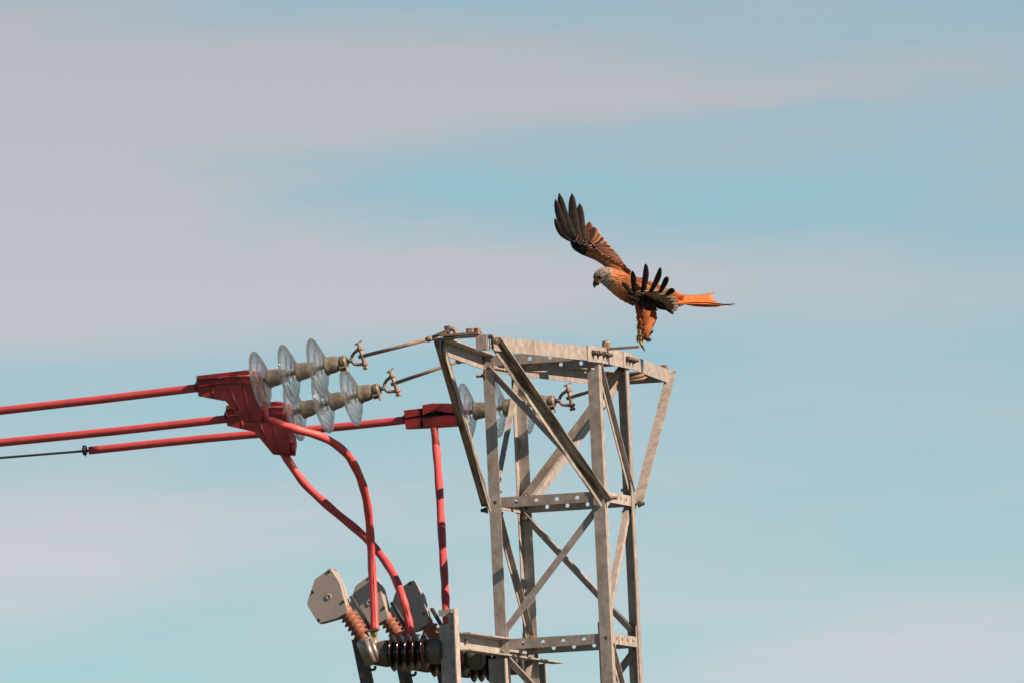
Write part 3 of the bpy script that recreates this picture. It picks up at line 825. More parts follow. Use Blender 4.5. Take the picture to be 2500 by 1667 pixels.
# contact blade beside the insulator, arm, lug
b = MB(); t0, t1 = q5(715, 500, CU + 0.02), q5(955, 905, CU + 0.02); td = (t1 - t0).normalized()
b.plate(t0, td, (t1 - t0).length, td.cross(W).normalized(), 0.012, W, 0.030); build('contact_blade', b, M_BLADE, sroot)
b = MB(); t0, t1 = q5(925, 905), q5(1058, 880); td = (t1 - t0).normalized(); b.plate(t0 - W * 0.02, td, (t1 - t0).length, W, 0.04, Z, 0.008); build('terminal', b, M_BRASS, sroot)
b = MB(); t0 = q5(1000, 885); b.tube([t0, t0 - Z * 0.034], 0.010, 10); b.lathe([(0.006, 0.016), (0.02, 0.016)], t0, -Z, 6, False); b.tube([t0 - Z * 0.03, q5(1010, 1060), q5(990, 1110)], 0.014, 10); build('terminal_bolt', b, M_BRASS, sroot)
# drop bar below with its bolt and catch
b = MB(); t0, t1 = q5(800, 985, CU + 0.03), q5(935, 1640, CU + 0.03); td = (t1 - t0).normalized(); b.plate(t0 - U * 0.022, td, (t1 - t0).length, U, 0.044, W, 0.008); b.plate(t0 + U * 0.022, td, (t1 - t0).length, W, 0.035, U, 0.006); build('drop_bar', b, M_BLADE, sroot)
bolt(q5(875, 1395, CU + 0.03), -W, sroot, B_NUT)
b = MB(); b.tube(bez([q5(940, 1335), q5(990, 1335), q5(1014, 1322), q5(1015, 1290)], 5), 0.006, 8); build('catch', b, M_BLADE, sroot)
sp2 = copy_tree(sroot); sp2.location = sroot.location + W * CP; sp2['label'] = 'switch pole with grey housing crossed by the front red jumper cable'
sp3 = copy_tree(sroot); sp3.location = sroot.location + W * (2 * CP); sp3['label'] = 'switch pole with grey housing crossed by the second red jumper, beside the frame plate'

fr = thing('switch_stand', P(1100, 1600, CU), 'galvanised channel frame carrying the switches beside the tower leg', 'frame')
def q4(x, y, c): return P(1050 + x / 6.72, 1460 + y / 6.72, c)
# tall end plate with a notch, its flange turned to the viewer
pp = [(135, 188), (438, 172), (492, 1420), (200, 1420), (148, 430), (205, 430), (285, 418), (305, 350), (285, 285), (205, 292), (140, 295)]
b = MB(); b.prism([q4(x, y, CU - 0.02) for x, y in pp], W * 0.005)
for (x, y) in (): pass
build('end_plate', b, M_FRAME, fr)
b = MB(); b.prism([q4(440, 168, CU - 0.020), q4(440, 168, CU - 0.020) + U * 0.005, q4(494, 1420, CU - 0.020) + U * 0.005, q4(494, 1420, CU - 0.020)], -W * 0.062)
build('plate_flange', b, M_FRAME, fr)
for x, y in ((342, 232), (357, 466)):
    b = MB(); b.lathe([(0, 0.0075), (0.004, 0.0075), (0.005, 0.004)], q4(x, y, CU - 0.021), -W, 10); build('rivet_or_hole_disc', b, M_ALU, fr)  # added discs in place of holes, pale for the sky behind them
# long channel running away past the tower
c0, c1 = CU + 0.0, 0.50
bt = q4(470, 860, CU); ua = (bt - O).dot(U); hb = (bt - O).z
def ch(u_, c, h): return T(u_, c, h)
hh = (q4(470, 560, CU) - O).z
b = MB()
LN = c1 - c0 + 0.12
b.plate(T(ua, c0, hb), W, LN, U, 0.055, Z, 0.006)
LS = -0.24 - c0
b.plate(T(ua, c0, hh - 0.006), W, LS, U, 0.055, Z, 0.006)
b.plate(T(ua, c0, hb + 0.0065), W, LS, Z, hh - hb - 0.013, U, 0.006)
build('channel_rail', b, M_FRAME, fr)
bolt(T(ua + 0.007, c0 + 0.08, (hb + hh) / 2 + 0.004), U, fr, B_HEAD)
for k in (1, 2):
    cc = CU + CP * k
    b = MB(); b.plate(T(ua - 0.045, cc, hb - 0.42), U, 0.080, Z, 0.412, W, 0.005); b.plate(T(ua + 0.035, cc - 0.04, hb - 0.42), Z, 0.412, W, 0.04, U, 0.005); build('hanger_plate', b, M_FRAME, fr)

# ------------------------------------------------------------------ the bird
YB = 0.42
FOOT = PY(1564, 846, YB)
kite = thing('red_kite', FOOT, 'rufous bird of prey with forked tail landing on the crossarm, wings raised', 'bird')
def Q(px, py, dy=0.0): return PY(px, py, YB + dy)
PX = 1 / K
RINGS = [(1454.5, 689, 5.5), (1457, 684, 11.5), (1462, 679, 17), (1469, 676, 20.5), (1478, 675.5, 22.5), (1488, 678, 24.5), (1500, 685, 27.5), (1515, 694.5, 31), (1532, 703.5, 33.5), (1550, 711, 34.5), (1570, 717, 33), (1590, 721.5, 29.5), (1610, 725, 25), (1630, 728, 19.5), (1648, 731, 15), (1664, 733.5, 10)]
def ring_dir(i):
    a, c = RINGS[max(i - 1, 0)], RINGS[min(i + 1, len(RINGS) - 1)]
    return (Q(c[0], c[1]) - Q(a[0], a[1])).normalized()
YA = V((0, 1, 0))
def body_pt(s, ang, k=1.0):               # s 0..1 along the spine, ang 0 = back, pi = belly
    x = s * (len(RINGS) - 1); i = min(int(x), len(RINGS) - 2); f = x - i
    a, c = RINGS[i], RINGS[i + 1]
    cx, cy, r = [a[j] + (c[j] - a[j]) * f for j in range(3)]
    d = (ring_dir(i) * (1 - f) + ring_dir(i + 1) * f).normalized()
    up = YA.cross(d); up = up if up.z > 0 else -up
    lat = 0.80 if s > 0.3 else 0.72
    n = (up * cos(ang) + YA * (sin(ang) * lat))
    return Q(cx, cy) + n * (r * PX * k), d, (up * cos(ang) + YA * sin(ang)).normalized()
def body_mesh():
    b = MB(); n = 20; m = 46; vs = []
    for j in range(m):
        for k in range(n):
            vs.append(body_pt(j / (m - 1), 2 * pi * k / n)[0])
    fs = [(j * n + k, j * n + (k + 1) % n, (j + 1) * n + (k + 1) % n, (j + 1) * n + k) for j in range(m - 1) for k in range(n)]
    fs += [tuple(range(n))[::-1], tuple((m - 1) * n + k for k in range(n))]
    b.add(vs, fs, True)
    def limb(px, dys):
        pts = bez([Q(x, y, dy) for (x, y, r), dy in zip(px, dys)], 5)
        rs_ = [p[2] * PX for p in px]; n_ = len(pts); rr = []
        for i in range(n_):
            t = i / (n_ - 1) * (len(rs_) - 1); q_ = min(int(t), len(rs_) - 2); rr.append(rs_[q_] + (rs_[q_ + 1] - rs_[q_]) * (t - q_))
        b.tube(pts, rr, 14)
    limb([(1568, 733, 20), (1570, 752, 20), (1571, 768, 17), (1568, 785, 12.5), (1564, 797, 8), (1561, 806, 4.5)], (-.035, -.04, -.04, -.035, -.03, -.03))
    limb([(1578, 740, 16), (1586, 758, 15), (1590, 774, 14), (1585, 790, 13.5), (1578, 806, 12), (1575, 821, 8)], (.035, .04, .04, .02, .0, -.005))
    return b
COL_GREY, COL_DK, COL_RUF, COL_ORG = (0.52, 0.48, 0.45), (0.06, 0.036, 0.025), (0.34, 0.115, 0.045), (0.84, 0.36, 0.15)
def body_col(s, ang, rnd):
    a = abs((ang + pi) % (2 * pi) - pi)
    if s < 0.28: c = COL_GREY
    elif s < 0.36:
        t = (s - 0.28) / 0.08; c = tuple(x + (y - x) * t for x, y in zip(COL_GREY, COL_ORG))
    elif s < 0.52: c = COL_ORG
    elif s < 0.80: c = (0.44, 0.17, 0.075)
    else: c = (0.78, 0.25, 0.07)
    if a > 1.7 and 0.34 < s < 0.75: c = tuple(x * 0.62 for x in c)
    if rnd > (0.95 if s > 0.8 else (0.60 if a > 1.2 else 0.70) if s > 0.3 else 0.86): c = tuple(x * 0.25 + y * 0.75 for x, y in zip(c, COL_DK))
    return c
def attr_mat(name, rough=0.7, trans=0.0):
    m = bpy.data.materials.new(name); m.use_nodes = True
    t = m.node_tree; b = t.nodes['Principled BSDF']; n, l = t.nodes.new, t.links.new
    a = n('ShaderNodeAttribute'); a.attribute_name = 'tint'
    tcn = n('ShaderNodeTexCoord'); nz = n('ShaderNodeTexNoise'); nz.inputs['Scale'].default_value = 220; nz.inputs['Detail'].default_value = 3
    l(tcn.outputs['Object'], nz.inputs[0])
    mr = n('ShaderNodeMapRange'); mr.inputs[3].default_value = 0.50; mr.inputs[4].default_value = 1.20; l(nz.outputs[0], mr.inputs[0])
    h = n('ShaderNodeHueSaturation'); l(a.outputs['Color'], h.inputs['Color']); l(mr.outputs[0], h.inputs['Value'])
    l(h.outputs[0], b.inputs['Base Color']); b.inputs['Roughness'].default_value = rough; b.inputs['Specular IOR Level'].default_value = 0.12
    if trans:
        tr = n('ShaderNodeBsdfTranslucent'); l(h.outputs[0], tr.inputs[0]); ms = n('ShaderNodeMixShader'); ms.inputs[0].default_value = trans
        l(b.outputs[0], ms.inputs[1]); l(tr.outputs[0], ms.inputs[2]); l(ms.outputs[0], t.nodes['Material Output'].inputs[0])
    return m
M_FEATH = attr_mat('feather', 0.6, 0.06)
M_PLUME = attr_mat('plumage', 0.8, 0.08)
def skin_mat():
    m = bpy.data.materials.new('under_plumage'); m.use_nodes = True
    t = m.node_tree; b = t.nodes['Principled BSDF']; n, l = t.nodes.new, t.links.new
    tcn = n('ShaderNodeTexCoord'); sp = n('ShaderNodeSeparateXYZ'); l(tcn.outputs['Object'], sp.inputs[0])
    x0 = Q(1454, 690).x - FOOT.x; x1 = Q(1664, 733).x - FOOT.x
    mr = n('ShaderNodeMapRange'); mr.inputs[1].default_value = x0; mr.inputs[2].default_value = x1; l(sp.outputs[0], mr.inputs[0])
    r = n('ShaderNodeValToRGB'); e = r.color_ramp.elements
    e[0].position = 0.0; e[0].color = (0.20, 0.18, 0.165, 1); e[1].position = 1.0; e[1].color = (0.30, 0.10, 0.033, 1)
    for p_, c_ in ((0.14, COL_GREY), (0.22, COL_ORG), (0.36, (0.40, 0.14, 0.055)), (0.5, (0.30, 0.10, 0.045)), (0.62, (0.44, 0.15, 0.05))):
        q_ = e.new(p_); q_.color = (*[x_ * 0.75 for x_ in c_], 1)
    l(mr.outputs[0], r.inputs[0])
    mp_ = n('ShaderNodeMapping'); mp_.inputs['Rotation'].default_value = (0, radians(28), 0); mp_.inputs['Scale'].default_value = (0.35, 1, 1); l(tcn.outputs['Object'], mp_.inputs[0])
    nz = n('ShaderNodeTexNoise'); nz.inputs['Scale'].default_value = 160; nz.inputs['Detail'].default_value = 3; l(mp_.outputs[0], nz.inputs[0])
    m2 = n('ShaderNodeMapRange'); m2.inputs[1].default_value = 0.4; m2.inputs[2].default_value = 0.7; m2.inputs[3].default_value = 0; m2.inputs[4].default_value = 0.42; l(nz.outputs[0], m2.inputs[0])
    mxx = n('ShaderNodeMix'); mxx.data_type = 'RGBA'; l(m2.outputs[0], mxx.inputs[0]); l(r.outputs[0], mxx.inputs[6]); mxx.inputs[7].default_value = (0.05, 0.025, 0.015, 1)
    l(mxx.outputs[2], b.inputs['Base Color']); b.inputs['Roughness'].default_value = 0.85; b.inputs['Specular IOR Level'].default_value = 0.2
    bp = n('ShaderNodeBump'); bp.inputs['Strength'].default_value = 0.5; bp.inputs['Distance'].default_value = 0.004; l(nz.outputs[0], bp.inputs['Height']); l(bp.outputs[0], b.inputs['Normal'])
    return m
body = build('body', body_mesh(), skin_mat(), kite)
rm = body.modifiers.new('remesh', 'REMESH'); rm.mode = 'VOXEL'; rm.voxel_size = 0.0035; rm.use_smooth_shade = True
sm = body.modifiers.new('smooth', 'SMOOTH'); sm.factor = 0.5; sm.iterations = 3

def feather_into(b, R_, T_, wd, nrm, bend=0.0, c0=COL_DK, c1=None, edge=None, tipround=0.75, st=9, bar=0.0, thick=0.0012, root=0.35):
    """one vane: root, tip, width, facing; colours run c0 (root) to c1 (tip), pale margin edge"""
    ax = T_ - R_; ln = ax.length; t = ax.normalized()
    nrm = (nrm - t * nrm.dot(t)).normalized(); sd = t.cross(nrm).normalized()
    c1 = c1 or c0; vs = []; cs = []
    for i in range(st + 1):
        s = i / st
        p = R_ + ax * s + sd * (bend * ln * sin(pi * s) * 0.5) + nrm * (-0.05 * ln * sin(pi * s))
        wq = (root + (1 - root) * min(1, s / 0.45)) if s < 0.45 else 1.0
        if s > tipround: wq *= max(0.06, math.sqrt(max(0, 1 - ((s - tipround) / (1 - tipround)) ** 2)))
        hw = wd * 0.5 * wq
        k = s
        cc = tuple(x + (y - x) * k for x, y in zip(c0, c1))
        if bar: 
            q = 1 + bar * sin(s * 30)
            cc = tuple(x * q for x in cc)
        ec = edge if edge else cc
        ecx = tuple(x * 0.5 + y * 0.5 for x, y in zip(cc, ec)) if s < 0.85 else ec
        vs += [p - sd * hw * 0.9 - nrm * 0.0015, p - sd * hw * 0.35 + nrm * 0.0004, p + nrm * 0.0013, p + sd * hw * 0.5, p + sd * hw - nrm * 0.002, p - nrm * (thick + 0.0005)]
        dk = tuple(x * 0.6 for x in cc)
        cs += [cc, cc, dk, cc, ecx, cc]
    m = 6
    fs = [(i * m + k, i * m + (k + 1) % m, (i + 1) * m + (k + 1) % m, (i + 1) * m + k) for i in range(st) for k in range(m)]
    fs += [tuple(range(m))[::-1], tuple(st * m + k for k in range(m))]
    b.add(vs, fs, False)
    ty, da = b.at.setdefault('tint', ('FLOAT_COLOR', []))
    da += [(*c, 1) for c in cs]
def feather(name, parent, *a, **k):
    b = MB(); feather_into(b, *a, **k); o = build(name, b, M_FEATH, parent); return o

# body plumage: short overlapping vanes
b = MB(); rng = random.Random(3)
for i in range(3000):
    s = rng.random() ** 0.9 * 0.97 + 0.02; ang = rng.uniform(0, 2 * pi)
    p, d, n = body_pt(s, ang, 0.985)
    size = 0.006 + 0.008 * min(1, s * 1.5)
    dd = (d + V((rng.gauss(0, .12), rng.gauss(0, .12), rng.gauss(0, .12)))).normalized()
    tip = p + dd * size * rng.uniform(0.9, 1.5) + n * size * rng.uniform(0.02, 0.10)
    if s < 0.07: continue
    c = body_col(s, ang, rng.random())
    feather_into(b, p - dd * size * 0.3, tip, size * 0.55, n, 0, tuple(x * 0.8 for x in c), tuple(min(1, x * 1.15) for x in c), None, 0.4, 3)
def limb_plume(px, dys, cnt, cols):
    for i in range(cnt):
        t = rng.random() * (len(px) - 1); j = min(int(t), len(px) - 2); f = t - j
        a, c = px[j], px[j + 1]
        x, y, r = [a[k] + (c[k] - a[k]) * f for k in range(3)]; dy = dys[j] + (dys[j + 1] - dys[j]) * f
        ang = rng.uniform(0, 2 * pi); n = V((cos(ang), sin(ang), 0.1)).normalized()
        p = Q(x, y, dy) + n * (r * PX * 0.96)
        d = (Q(c[0], c[1]) - Q(a[0], a[1])).normalized()
        size = rng.uniform(0.010, 0.018)
        tip = p + (d + V((rng.gauss(0, .06), rng.gauss(0, .06), 0))).normalized() * size + n * size * rng.uniform(.0, .04)
        col = rng.choice(cols)
        feather_into(b, p - d * size * .3, tip, size * 0.42, n, 0, col, tuple(min(1, q * 1.2) for q in col), None, 0.4, 3)
ORG = [(0.64, 0.22, 0.055), (0.56, 0.17, 0.05), (0.70, 0.27, 0.07), (0.48, 0.14, 0.045)]
limb_plume([(1568, 737, 20), (1570, 752, 20), (1571, 768, 17), (1568, 785, 12.5), (1564, 797, 8)], (-.035, -.04, -.04, -.035, -.03), 170, [(0.52, 0.16, 0.055), (0.58, 0.19, 0.06), (0.46, 0.14, 0.05), (0.64, 0.22, 0.065)])
limb_plume([(1580, 742, 16), (1586, 758, 15), (1590, 774, 14), (1585, 790, 13.5), (1578, 806, 12), (1575, 820, 8)], (.035, .04, .04, .02, .0, -.005), 200, ORG)
for x, y in ((1600, 742), (1606, 746), (1612, 748), (1594, 742)):                # loose vent feathers
    feather_into(b, Q(x, y, -.01), Q(x + rng.uniform(8, 16), y + rng.uniform(7, 12), -.01), 0.012, V((0, -1, 0.2)), 0, ORG[0], ORG[2], None, 0.4, 4)
pl = build('plumage', b, M_PLUME, kite); pl['kind'] = 'stuff'

# head: cere, hooked bill, eye
M_CERE = mat('yellow_cere', (0.62, 0.36, 0.06), 0.45, var=0.2); M_BILL = mat('horn_bill', (0.025, 0.022, 0.022), 0.3, var=0.2)
M_EYE = mat('eye', (0.03, 0.022, 0.014), 0.35, var=0.1, spec=0.2); M_PUP = mat('pupil', (0.004, 0.004, 0.004), 0.3, spec=0.2)
b = MB(); b.tube(bez([Q(1462, 683), Q(1457, 686.5), Q(1454, 690.5)], 4), [9.5 * PX] * 3 + [9 * PX] * 2 + [8.2 * PX, 7.6 * PX, 7 * PX, 6.2 * PX], 12); build('cere', b, M_CERE, kite)
b = MB(); pts = bez([Q(1455.5, 689), Q(1452.5, 693), Q(1451, 698), Q(1453.2, 704)], 4); n_ = len(pts); b.tube(pts, [(7.0 * (1 - (i / (n_ - 1)) ** 1.3) + 0.5) * PX for i in range(n_)], 12)
b.tube([Q(1461, 692), Q(1456, 696.5), Q(1455, 698)], [4.2 * PX, 2.8 * PX, 1 * PX], 8); build('bill', b, M_BILL, kite)
b = MB(); b.tube([Q(1465, 688.5, -.0235), Q(1457.5, 690.5, -.016)], [1.6 * PX, 1.2 * PX], 6); build('gape', b, M_CERE, kite)
eyc = Q(1464.5, 676.5, -0.0225)
for sy in (1, -1):
    ec = eyc if sy == 1 else V((eyc.x, 2 * YB - eyc.y, eyc.z))
    nrm_e = V((-0.35, -sy, 0.05)).normalized()
    b = MB(); b.lathe([(-0.008, 0.001), (-0.006, 0.0066), (-0.001, 0.0086), (0.004, 0.0070), (0.0068, 0.003), (0.0073, 0.0005)], ec, nrm_e, 14); e_ = build('eye', b, M_EYE, kite)
    b = MB(); b.lathe([(0.0035, 0.0052), (0.0065, 0.0046), (0.0082, 0.0005)], ec, nrm_e, 12); build('pupil', b, M_PUP, e_)
    b = MB()
    feather_into(b, ec + V((-0.012, -sy * 0.004, 0.004)), ec + V((0.016, -sy * 0.003, 0.013)), 0.010, V((0, -sy, 0.9)), 0.1, (0.10, 0.085, 0.075), (0.25, 0.22, 0.2), None, 0.5, 5); build('brow', b, M_PLUME, kite)

# far wing, upper side to the viewer
def qa(x, y, dy): return Q(1330 + x / 7.127, 450 + y / 7.127, dy)
NF = V((-0.15, -0.88, 0.42)).normalized()
wf = MB()
spine = [(1480, 1640, -.005, 15), (1330, 1500, .03, 16), (1180, 1420, .07, 15), (1060, 1340, .13, 13), (940, 1270, .19, 12.5), (820, 1215, .25, 13), (700, 1160, .30, 14), (590, 1100, .34, 13), (520, 1060, .37, 9), (470, 1010, .40, 4)]
ARM = list(spine)
pts = bez([qa(x, y, d_) for x, y, d_, r_ in spine], 4); n_ = len(pts); rr = []
for i in range(n_):
    t = i / (n_ - 1) * (len(spine) - 1); j = min(int(t), len(spine) - 2); rr.append((spine[j][3] + (spine[j + 1][3] - spine[j][3]) * (t - j)) * PX)
wf.tube(pts, rr, 12, flat=(V((0, -1, 0.3)), 0.5))
wf.at['tint'] = ('FLOAT_COLOR', [(*((0.40, 0.155, 0.06) if (i // 12) < n_ * 0.58 else (0.022, 0.017, 0.015)), 1) for i in range(len(wf.v))])
wing_f = build('wing', wf, M_PLUME, kite)
BLK, BRN, OBR = (0.020, 0.017, 0.017), (0.10, 0.045, 0.025), (0.30, 0.115, 0.050)
prim = [((470, 1000), (168, 592), .36, .46, 92, -.16), ((505, 985), (180, 258), .36, .50, 118, -.12), ((560, 965), (245, 152), .35, .53, 128, -.10), ((630, 965), (472, 157), .34, .54, 138, -.10), ((700, 975), (608, 333), .33, .52, 138, -.08), ((765, 1000), (782, 652), .31, .46, 140, -.06)]
for i, (r_, t_, d0, d1, wd, bd) in enumerate(prim):
    feather('primary_feather', wing_f, qa(*r_, d0), qa(*t_, d1), wd * 1.28 / 7.127 * PX, NF + V((0.06 * (i - 2), 0, 0)), bd, (0.030, 0.028, 0.030) if i < 5 else BRN, (0.010, 0.009, 0.012) if i < 5 else BRN, (0.07, 0.055, 0.05) if i < 5 else OBR, 0.55, 12, 0.25)
tp_ = [(860, 745), (935, 848), (1008, 925), (1080, 1003), (1143, 1077), (1205, 1148), (1245, 1200), (1282, 1250), (1318, 1302), (1352, 1352), (1385, 1425), (1410, 1490)]
rt_ = [(780, 1010), (800, 1030), (825, 1052), (850, 1075), (875, 1090), (905, 1108), (935, 1125), (965, 1145), (1000, 1165), (1040, 1190), (1090, 1235), (1140, 1280)]
for i, (r_, t_) in enumerate(zip(rt_, tp_)):
    f = i / 11; d0 = .30 - .18 * f; d1 = .42 - .27 * f
    feather('secondary_feather', wing_f, qa(*r_, d0 + 0.002 * (i % 2)), qa(*t_, d1 + 0.002 * (i % 2)), (190 - 75 * f) / 7.127 * PX, NF + V((-0.06, 0, 0)), -0.04, (0.06, 0.03, 0.022), (0.20, 0.09, 0.055) if i % 2 else (0.06, 0.035, 0.030), (0.78, 0.38, 0.22) if i < 8 else (0.80, 0.58, 0.46), 0.86, 10, 0.10)
rng = random.Random(11)
cov = MB()
def arm_at(x):                             # centre, depth and radius of the forearm at photo place x
    for (xa, ya, da, ra), (xb, yb_, db_, rb) in zip(ARM[:-1], ARM[1:]):
        if xb <= x <= xa:
            f = (x - xa) / (xb - xa); return ya + (yb_ - ya) * f, da + (db_ - da) * f, (ra + (rb - ra) * f) * 7.127
    return ARM[0][1], ARM[0][2], ARM[0][3] * 7.127
for i in range(620):                       # orange lesser coverts along the forearm
    x = rng.uniform(720, 1450); yc, dc, rc = arm_at(x); o_ = rng.uniform(-1.0, 0.85); y = yc + o_ * rc
    if o_ < 0.35 and x < 1330: col = rng.choice([(0.72, 0.32, 0.14), (0.62, 0.25, 0.10), (0.80, 0.44, 0.25), (0.50, 0.18, 0.07), (0.66, 0.28, 0.12), (0.17, 0.08, 0.05)])
    else: col = rng.choice([(0.20, 0.09, 0.05), (0.08, 0.045, 0.032), (0.32, 0.13, 0.06), (0.06, 0.036, 0.028)])
    p = qa(x, y, dc - 0.016 + 0.010 * abs(o_))
    feather_into(cov, p, p + (V((0.75, -0.25, 0.12)) + V((rng.gauss(0, .16), 0, rng.gauss(0, .16)))).normalized() * rng.uniform(.009, .017), 0.0075, NF, 0, col, tuple(q_ * 1.1 for q_ in col), None, 0.4, 3)
for i in range(46):                        # dark coverts over the hand
    t = rng.random(); x = 500 + 330 * t + rng.uniform(-20, 20); y = 990 + 130 * t + rng.uniform(-30, 110) * (0.5 + 0.5 * t)
    d_ = .36 - .08 * t
    p = qa(x, y, d_ - 0.022)
    tip = qa(x + 40 + 120 * t, y - 130 + 60 * t, d_ + 0.005)
    col = rng.choice([(0.025, 0.020, 0.02), (0.04, 0.03, 0.03), (0.018, 0.014, 0.014), (0.09, 0.055, 0.045)])
    feather_into(cov, p, tip, 0.011, NF, 0, col, col, None, 0.5, 4)
for i in range(7):                         # dark greater coverts inside
    t = i / 6; p = qa(860 + 330 * t, 1130 + 215 * t, .25 - .17 * t); tip = qa(1010 + 330 * t, 1150 + 290 * t, .26 - .17 * t)
    feather_into(cov, p, tip, 0.013, NF, 0, (0.06, 0.04, 0.035), (0.10, 0.06, 0.045), (0.22, 0.12, 0.08), 0.6, 5)
cv = build('coverts', cov, M_PLUME, wing_f); cv['kind'] = 'stuff'

# near wing, pushed towards the viewer
def qb(x, y, dy): return Q(1430 + x / 6.533, 620 + y / 6.533, dy)
wn = MB()
spine = [(1010, 700, -.03, 13), (960, 720, -.09, 15), (900, 720, -.15, 15), (840, 700, -.21, 14), (780, 660, -.26, 12), (730, 620, -.29, 9), (690, 590, -.31, 4)]
pts = bez([qb(x, y, d_) for x, y, d_, r_ in spine], 4); n_ = len(pts); rr = []
for i in range(n_):
    t = i / (n_ - 1) * (len(spine) - 1); j = min(int(t), len(spine) - 2); rr.append((spine[j][3] + (spine[j + 1][3] - spine[j][3]) * (t - j)) * PX)
wn.tube(pts, rr, 12)
wn.at['tint'] = ('FLOAT_COLOR', [(0.03, 0.022, 0.02, 1)] * len(wn.v))
wing_n = build('wing', wn, M_PLUME, kite)
NN = V((0.22, -0.9, 0.12)).normalized()
prn = [((735, 640), (572, 455), -.31, -.36, 78, .06), ((770, 620), (742, 272), -.31, -.38, 96, .03), ((900, 620), (957, 158), -.30, -.39, 108, .10), ((1030, 620), (1192, 218), -.29, -.38, 104, .12), ((1180, 630), (1293, 365), -.27, -.34, 118, .16), ((1290, 660), (1398, 556), -.24, -.27, 110, .1)]
for i, (r_, t_, d0, d1, wd, bd) in enumerate(prn):
    feather('primary_feather', wing_n, qb(*r_, d0), qb(*t_, d1), wd / 6.533 * PX, NN + V((0.15 * (i - 2.5), 0, 0.1)), bd, (0.016, 0.014, 0.015), (0.05, 0.042, 0.040) if i in (2, 3) else (0.020, 0.018, 0.018), (0.012, 0.011, 0.012) if i < 5 else (0.09, 0.05, 0.045), 0.45 if i < 4 else 0.62, 12, 0.1, root=0.7)
TAN, TAN2 = (0.36, 0.265, 0.175), (0.46, 0.34, 0.23)
tips = [(1412, 590), (1436, 655), (1468, 712), (1488, 765), (1502, 812), (1480, 862), (1462, 902), (1428, 925), (1412, 958)]
for i, t_ in enumerate(tips):
    f = i / (len(tips) - 1)
    r_ = (860 + 260 * f, 600 + 120 * f)
    feather('secondary_feather', wing_n, qb(*r_, -.28 + .14 * f), qb(*t_, -.22 + .14 * f), (96 if i < 7 else 62) / 6.533 * PX, NN + V((0, 0, -0.02 * i)), 0.03, (0.32, 0.235, 0.155) if i < 7 else (0.03, 0.025, 0.024), (0.20, 0.145, 0.10) if i < 7 else (0.02, 0.018, 0.018), (0.48, 0.34, 0.23) if 2 < i < 7 else None, 0.82, 9, 0.1)
cov = MB()
for i in range(60):                        # tan greater coverts
    f = rng.random(); g = rng.random()
    p = qb(870 + 330 * f + 60 * g, 585 + 140 * f + 12 * g, -.29 + .14 * f - .012)
    tip = p + (qb(1440, 600 + 260 * f, -.25 + .14 * f) - p) * rng.uniform(.25, .5)
    col = rng.choice([TAN, TAN2, (0.28, 0.20, 0.13), (0.38, 0.28, 0.19)])
    feather_into(cov, p, tip, 0.010, NN, 0, col, tuple(q_ * 0.9 for q_ in col), None, 0.5, 4)
for i in range(120):                       # black lesser coverts on the arm
    x = rng.uniform(700, 1180); f = (x - 700) / 480
    top_ = 590 + 20 * min(1, f * 3) + 120 * f; bot_ = 720 + 150 * min(1, f * 2.2) - 60 * max(0, f - .6)
    y = rng.uniform(top_, max(top_ + 10, bot_))
    p = qb(x - 20, y - 10, -.335 + .20 * f + .04 * (y - top_) / 200)
    tip = qb(x + 60 + rng.uniform(0, 50), y + 34 + rng.uniform(-15, 30), -.325 + .20 * f + .04 * (y - top_) / 200)
    col = rng.choice([(0.016, 0.013, 0.013), (0.024, 0.019, 0.018), (0.035, 0.024, 0.020), (0.055, 0.034, 0.026)])
    feather_into(cov, p, tip, 0.013, NN, 0, col, col, None, 0.5, 3)
for i in range(14):                        # black tips hanging over the trailing fan
    f = i / 13; p = qb(1110 + 200 * f, 700 + 190 * f, -.20 + .05 * f); tip = qb(1170 + 230 * f, 770 + 185 * f + rng.uniform(-10, 14), -.20 + .05 * f)
    feather_into(cov, p, tip, 0.010, NN, 0, (0.02, 0.018, 0.018), (0.014, 0.013, 0.013), None, 0.5, 4)
cv = build('coverts', cov, M_PLUME, wing_n); cv['kind'] = 'stuff'
# pale shoulder edge behind the fingers
cov = MB()
for i in range(26):
    x = rng.uniform(800, 1180); y = 440 + (x - 800) * 0.30 + rng.uniform(-6, 40)
    p = qb(x, y, -.06); col = rng.choice([(0.50, 0.20, 0.10), (0.58, 0.36, 0.26), (0.42, 0.15, 0.07)])
    feather_into(cov, p, qb(x + 70, y + 30, -.055), 0.011, V((0, -0.6, 0.8)), 0, col, col, (0.62, 0.46, 0.38), 0.5, 4)
cv = build('scapulars', cov, M_PLUME, kite); cv['kind'] = 'stuff'

# forked tail
def qc(x, y, dy): return Q(1570 + x / 9.8, 680 + y / 9.8, dy)
tl = MB(); tl.tube([qc(560, 470, 0), qc(760, 480, 0), qc(940, 500, 0)], [15 * PX, 13 * PX, 7 * PX], 12, flat=(V((0, 0, 1)), 0.8))
tl.at['tint'] = ('FLOAT_COLOR', [(0.50, 0.165, 0.05, 1)] * len(tl.v))
tail = build('tail', tl, M_PLUME, kite)
NT = V((-0.10, -0.62, 0.78)).normalized()
TO, TO2, TE = (0.80, 0.20, 0.045), (0.78, 0.24, 0.075), (0.80, 0.52, 0.38)
tt = [((740, 360), (1712, 345), .055, .120, 70, (0.10, 0.06, 0.05)), ((740, 385), (1690, 400), .045, .09, 90, None), ((745, 410), (1668, 452), .03, .06, 100, None), ((750, 440), (1660, 490), .02, .035, 105, None), ((760, 470), (1745, 530), 0, .01, 110, None), ((770, 500), (1800, 568), -.01, -.01, 105, None), ((780, 530), (1850, 606), -.02, -.03, 100, None), ((790, 560), (1895, 640), -.035, -.055, 95, None), ((800, 590), (2195, 612), -.045, -.085, 105, 0)]
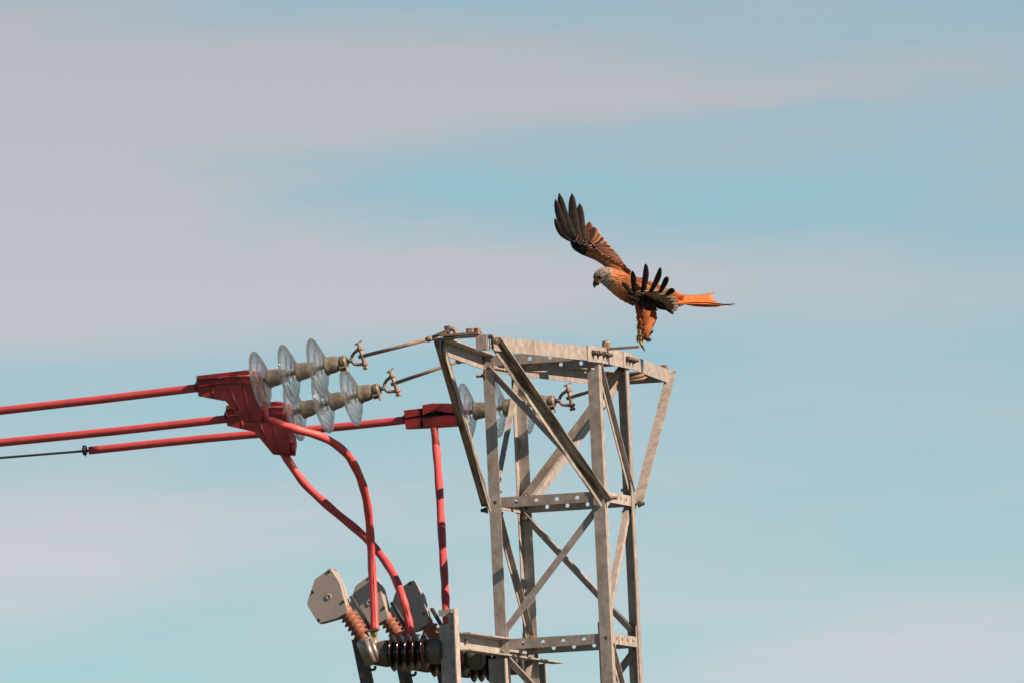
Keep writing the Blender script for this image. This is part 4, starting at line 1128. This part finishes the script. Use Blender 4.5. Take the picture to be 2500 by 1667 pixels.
for i, (r_, t_, d0, d1, wd, oc) in enumerate(tt):
    feather('tail_feather', tail, qc(*r_, d0), qc(*t_, d1), wd * 1.3 / 9.8 * PX, NT + V((0, 0, 0.04 * i)), -0.12 if i == 8 else (0.05 if i == 0 else -0.02), TO if oc is None or oc == 0 else (0.30, 0.12, 0.06), (0.10, 0.055, 0.04) if oc == 0 else (TO2 if oc is None else (0.45, 0.24, 0.16)), TE if oc is None else None, 0.9 if i < 8 else 0.35, 11, 0.10)
b = MB(); feather_into(b, qc(800, 610, -.055), qc(2100, 650, -.09), 70 / 9.8 * PX, V((0, -0.2, -1)), 0.13, (0.12, 0.055, 0.03), (0.03, 0.022, 0.022), None, 0.3, 11); build('tail_feather', b, M_FEATH, tail)

# shanks, toes and claws
M_LEG = mat('yellow_leg', (0.62, 0.32, 0.05), 0.5, var=0.35, scale=120, bump=0.3); M_CLAW = mat('claw', (0.035, 0.028, 0.028), 0.35, var=0.3)
def foot(ank, toes, name='foot'):
    b = MB(); b.tube(ank, [4.6 * PX, 4.2 * PX, 4.6 * PX], 10); f = build('foot', b, M_LEG, kite)
    for tp in toes:
        pts = bez(tp[:-1], 4); n_ = len(pts)
        b = MB(); b.tube(pts, [(3.3 - 1.0 * i / (n_ - 1)) * PX for i in range(n_)], 8); build('toe', b, M_LEG, f)
        e = tp[-2]; cl = bez([e, e + (tp[-1] - e) * 0.5 + (tp[-2] - tp[-3]).normalized() * 0.004, tp[-1]], 4); n_ = len(cl)
        b = MB(); b.tube(cl, [(2.4 * (1 - i / (n_ - 1)) + 0.3) * PX for i in range(n_)], 8); build('claw', b, M_CLAW, f)
foot([Q(1561, 798, -.03), Q(1559.5, 811, -.03), Q(1561.5, 824, -.03)],
     [[Q(1561, 823, -.03), Q(1564, 834, -.036), Q(1569, 846, -.036), Q(1574, 858, -.033)], [Q(1561, 823, -.03), Q(1563, 833, -.042), Q(1567, 843, -.044), Q(1573, 853, -.043)],
      [Q(1561, 823, -.03), Q(1562, 833, -.020), Q(1565.5, 843, -.018), Q(1572, 851, -.018)], [Q(1561, 823, -.03), Q(1557, 820, -.02), Q(1555.5, 828, -.016), Q(1559, 836, -.016)]])
foot([Q(1577, 812, .03), Q(1575, 820, .03), Q(1574, 826, .03)],
     [[Q(1574, 825, .03), Q(1580, 829, .025), Q(1586, 830, .022), Q(1590, 827, .022)], [Q(1574, 825, .03), Q(1578, 825, .045), Q(1584, 820, .05), Q(1596, 806, .052)],
      [Q(1574, 825, .03), Q(1579, 831, .01), Q(1585, 832, .008), Q(1589, 829, .008)], [Q(1574, 825, .03), Q(1569, 829, .03), Q(1567, 833, .03), Q(1569, 838, .03)]])
b = MB()
for x0, y0, x1, y1, dy in ((1568, 823, 1588, 829, .0), (1567, 826, 1589, 826, .005), (1583, 818, 1596, 806, .045), (1580, 818, 1594, 808, .05)):
    feather_into(b, Q(x0, y0, dy), Q(x1, y1, dy), 0.011, V((0.1, -0.9, -0.3)), 0.1, (0.06, 0.045, 0.04), (0.035, 0.03, 0.03), None, 0.5, 5)
cv = build('shank_feathers', b, M_PLUME, kite); cv['kind'] = 'stuff'
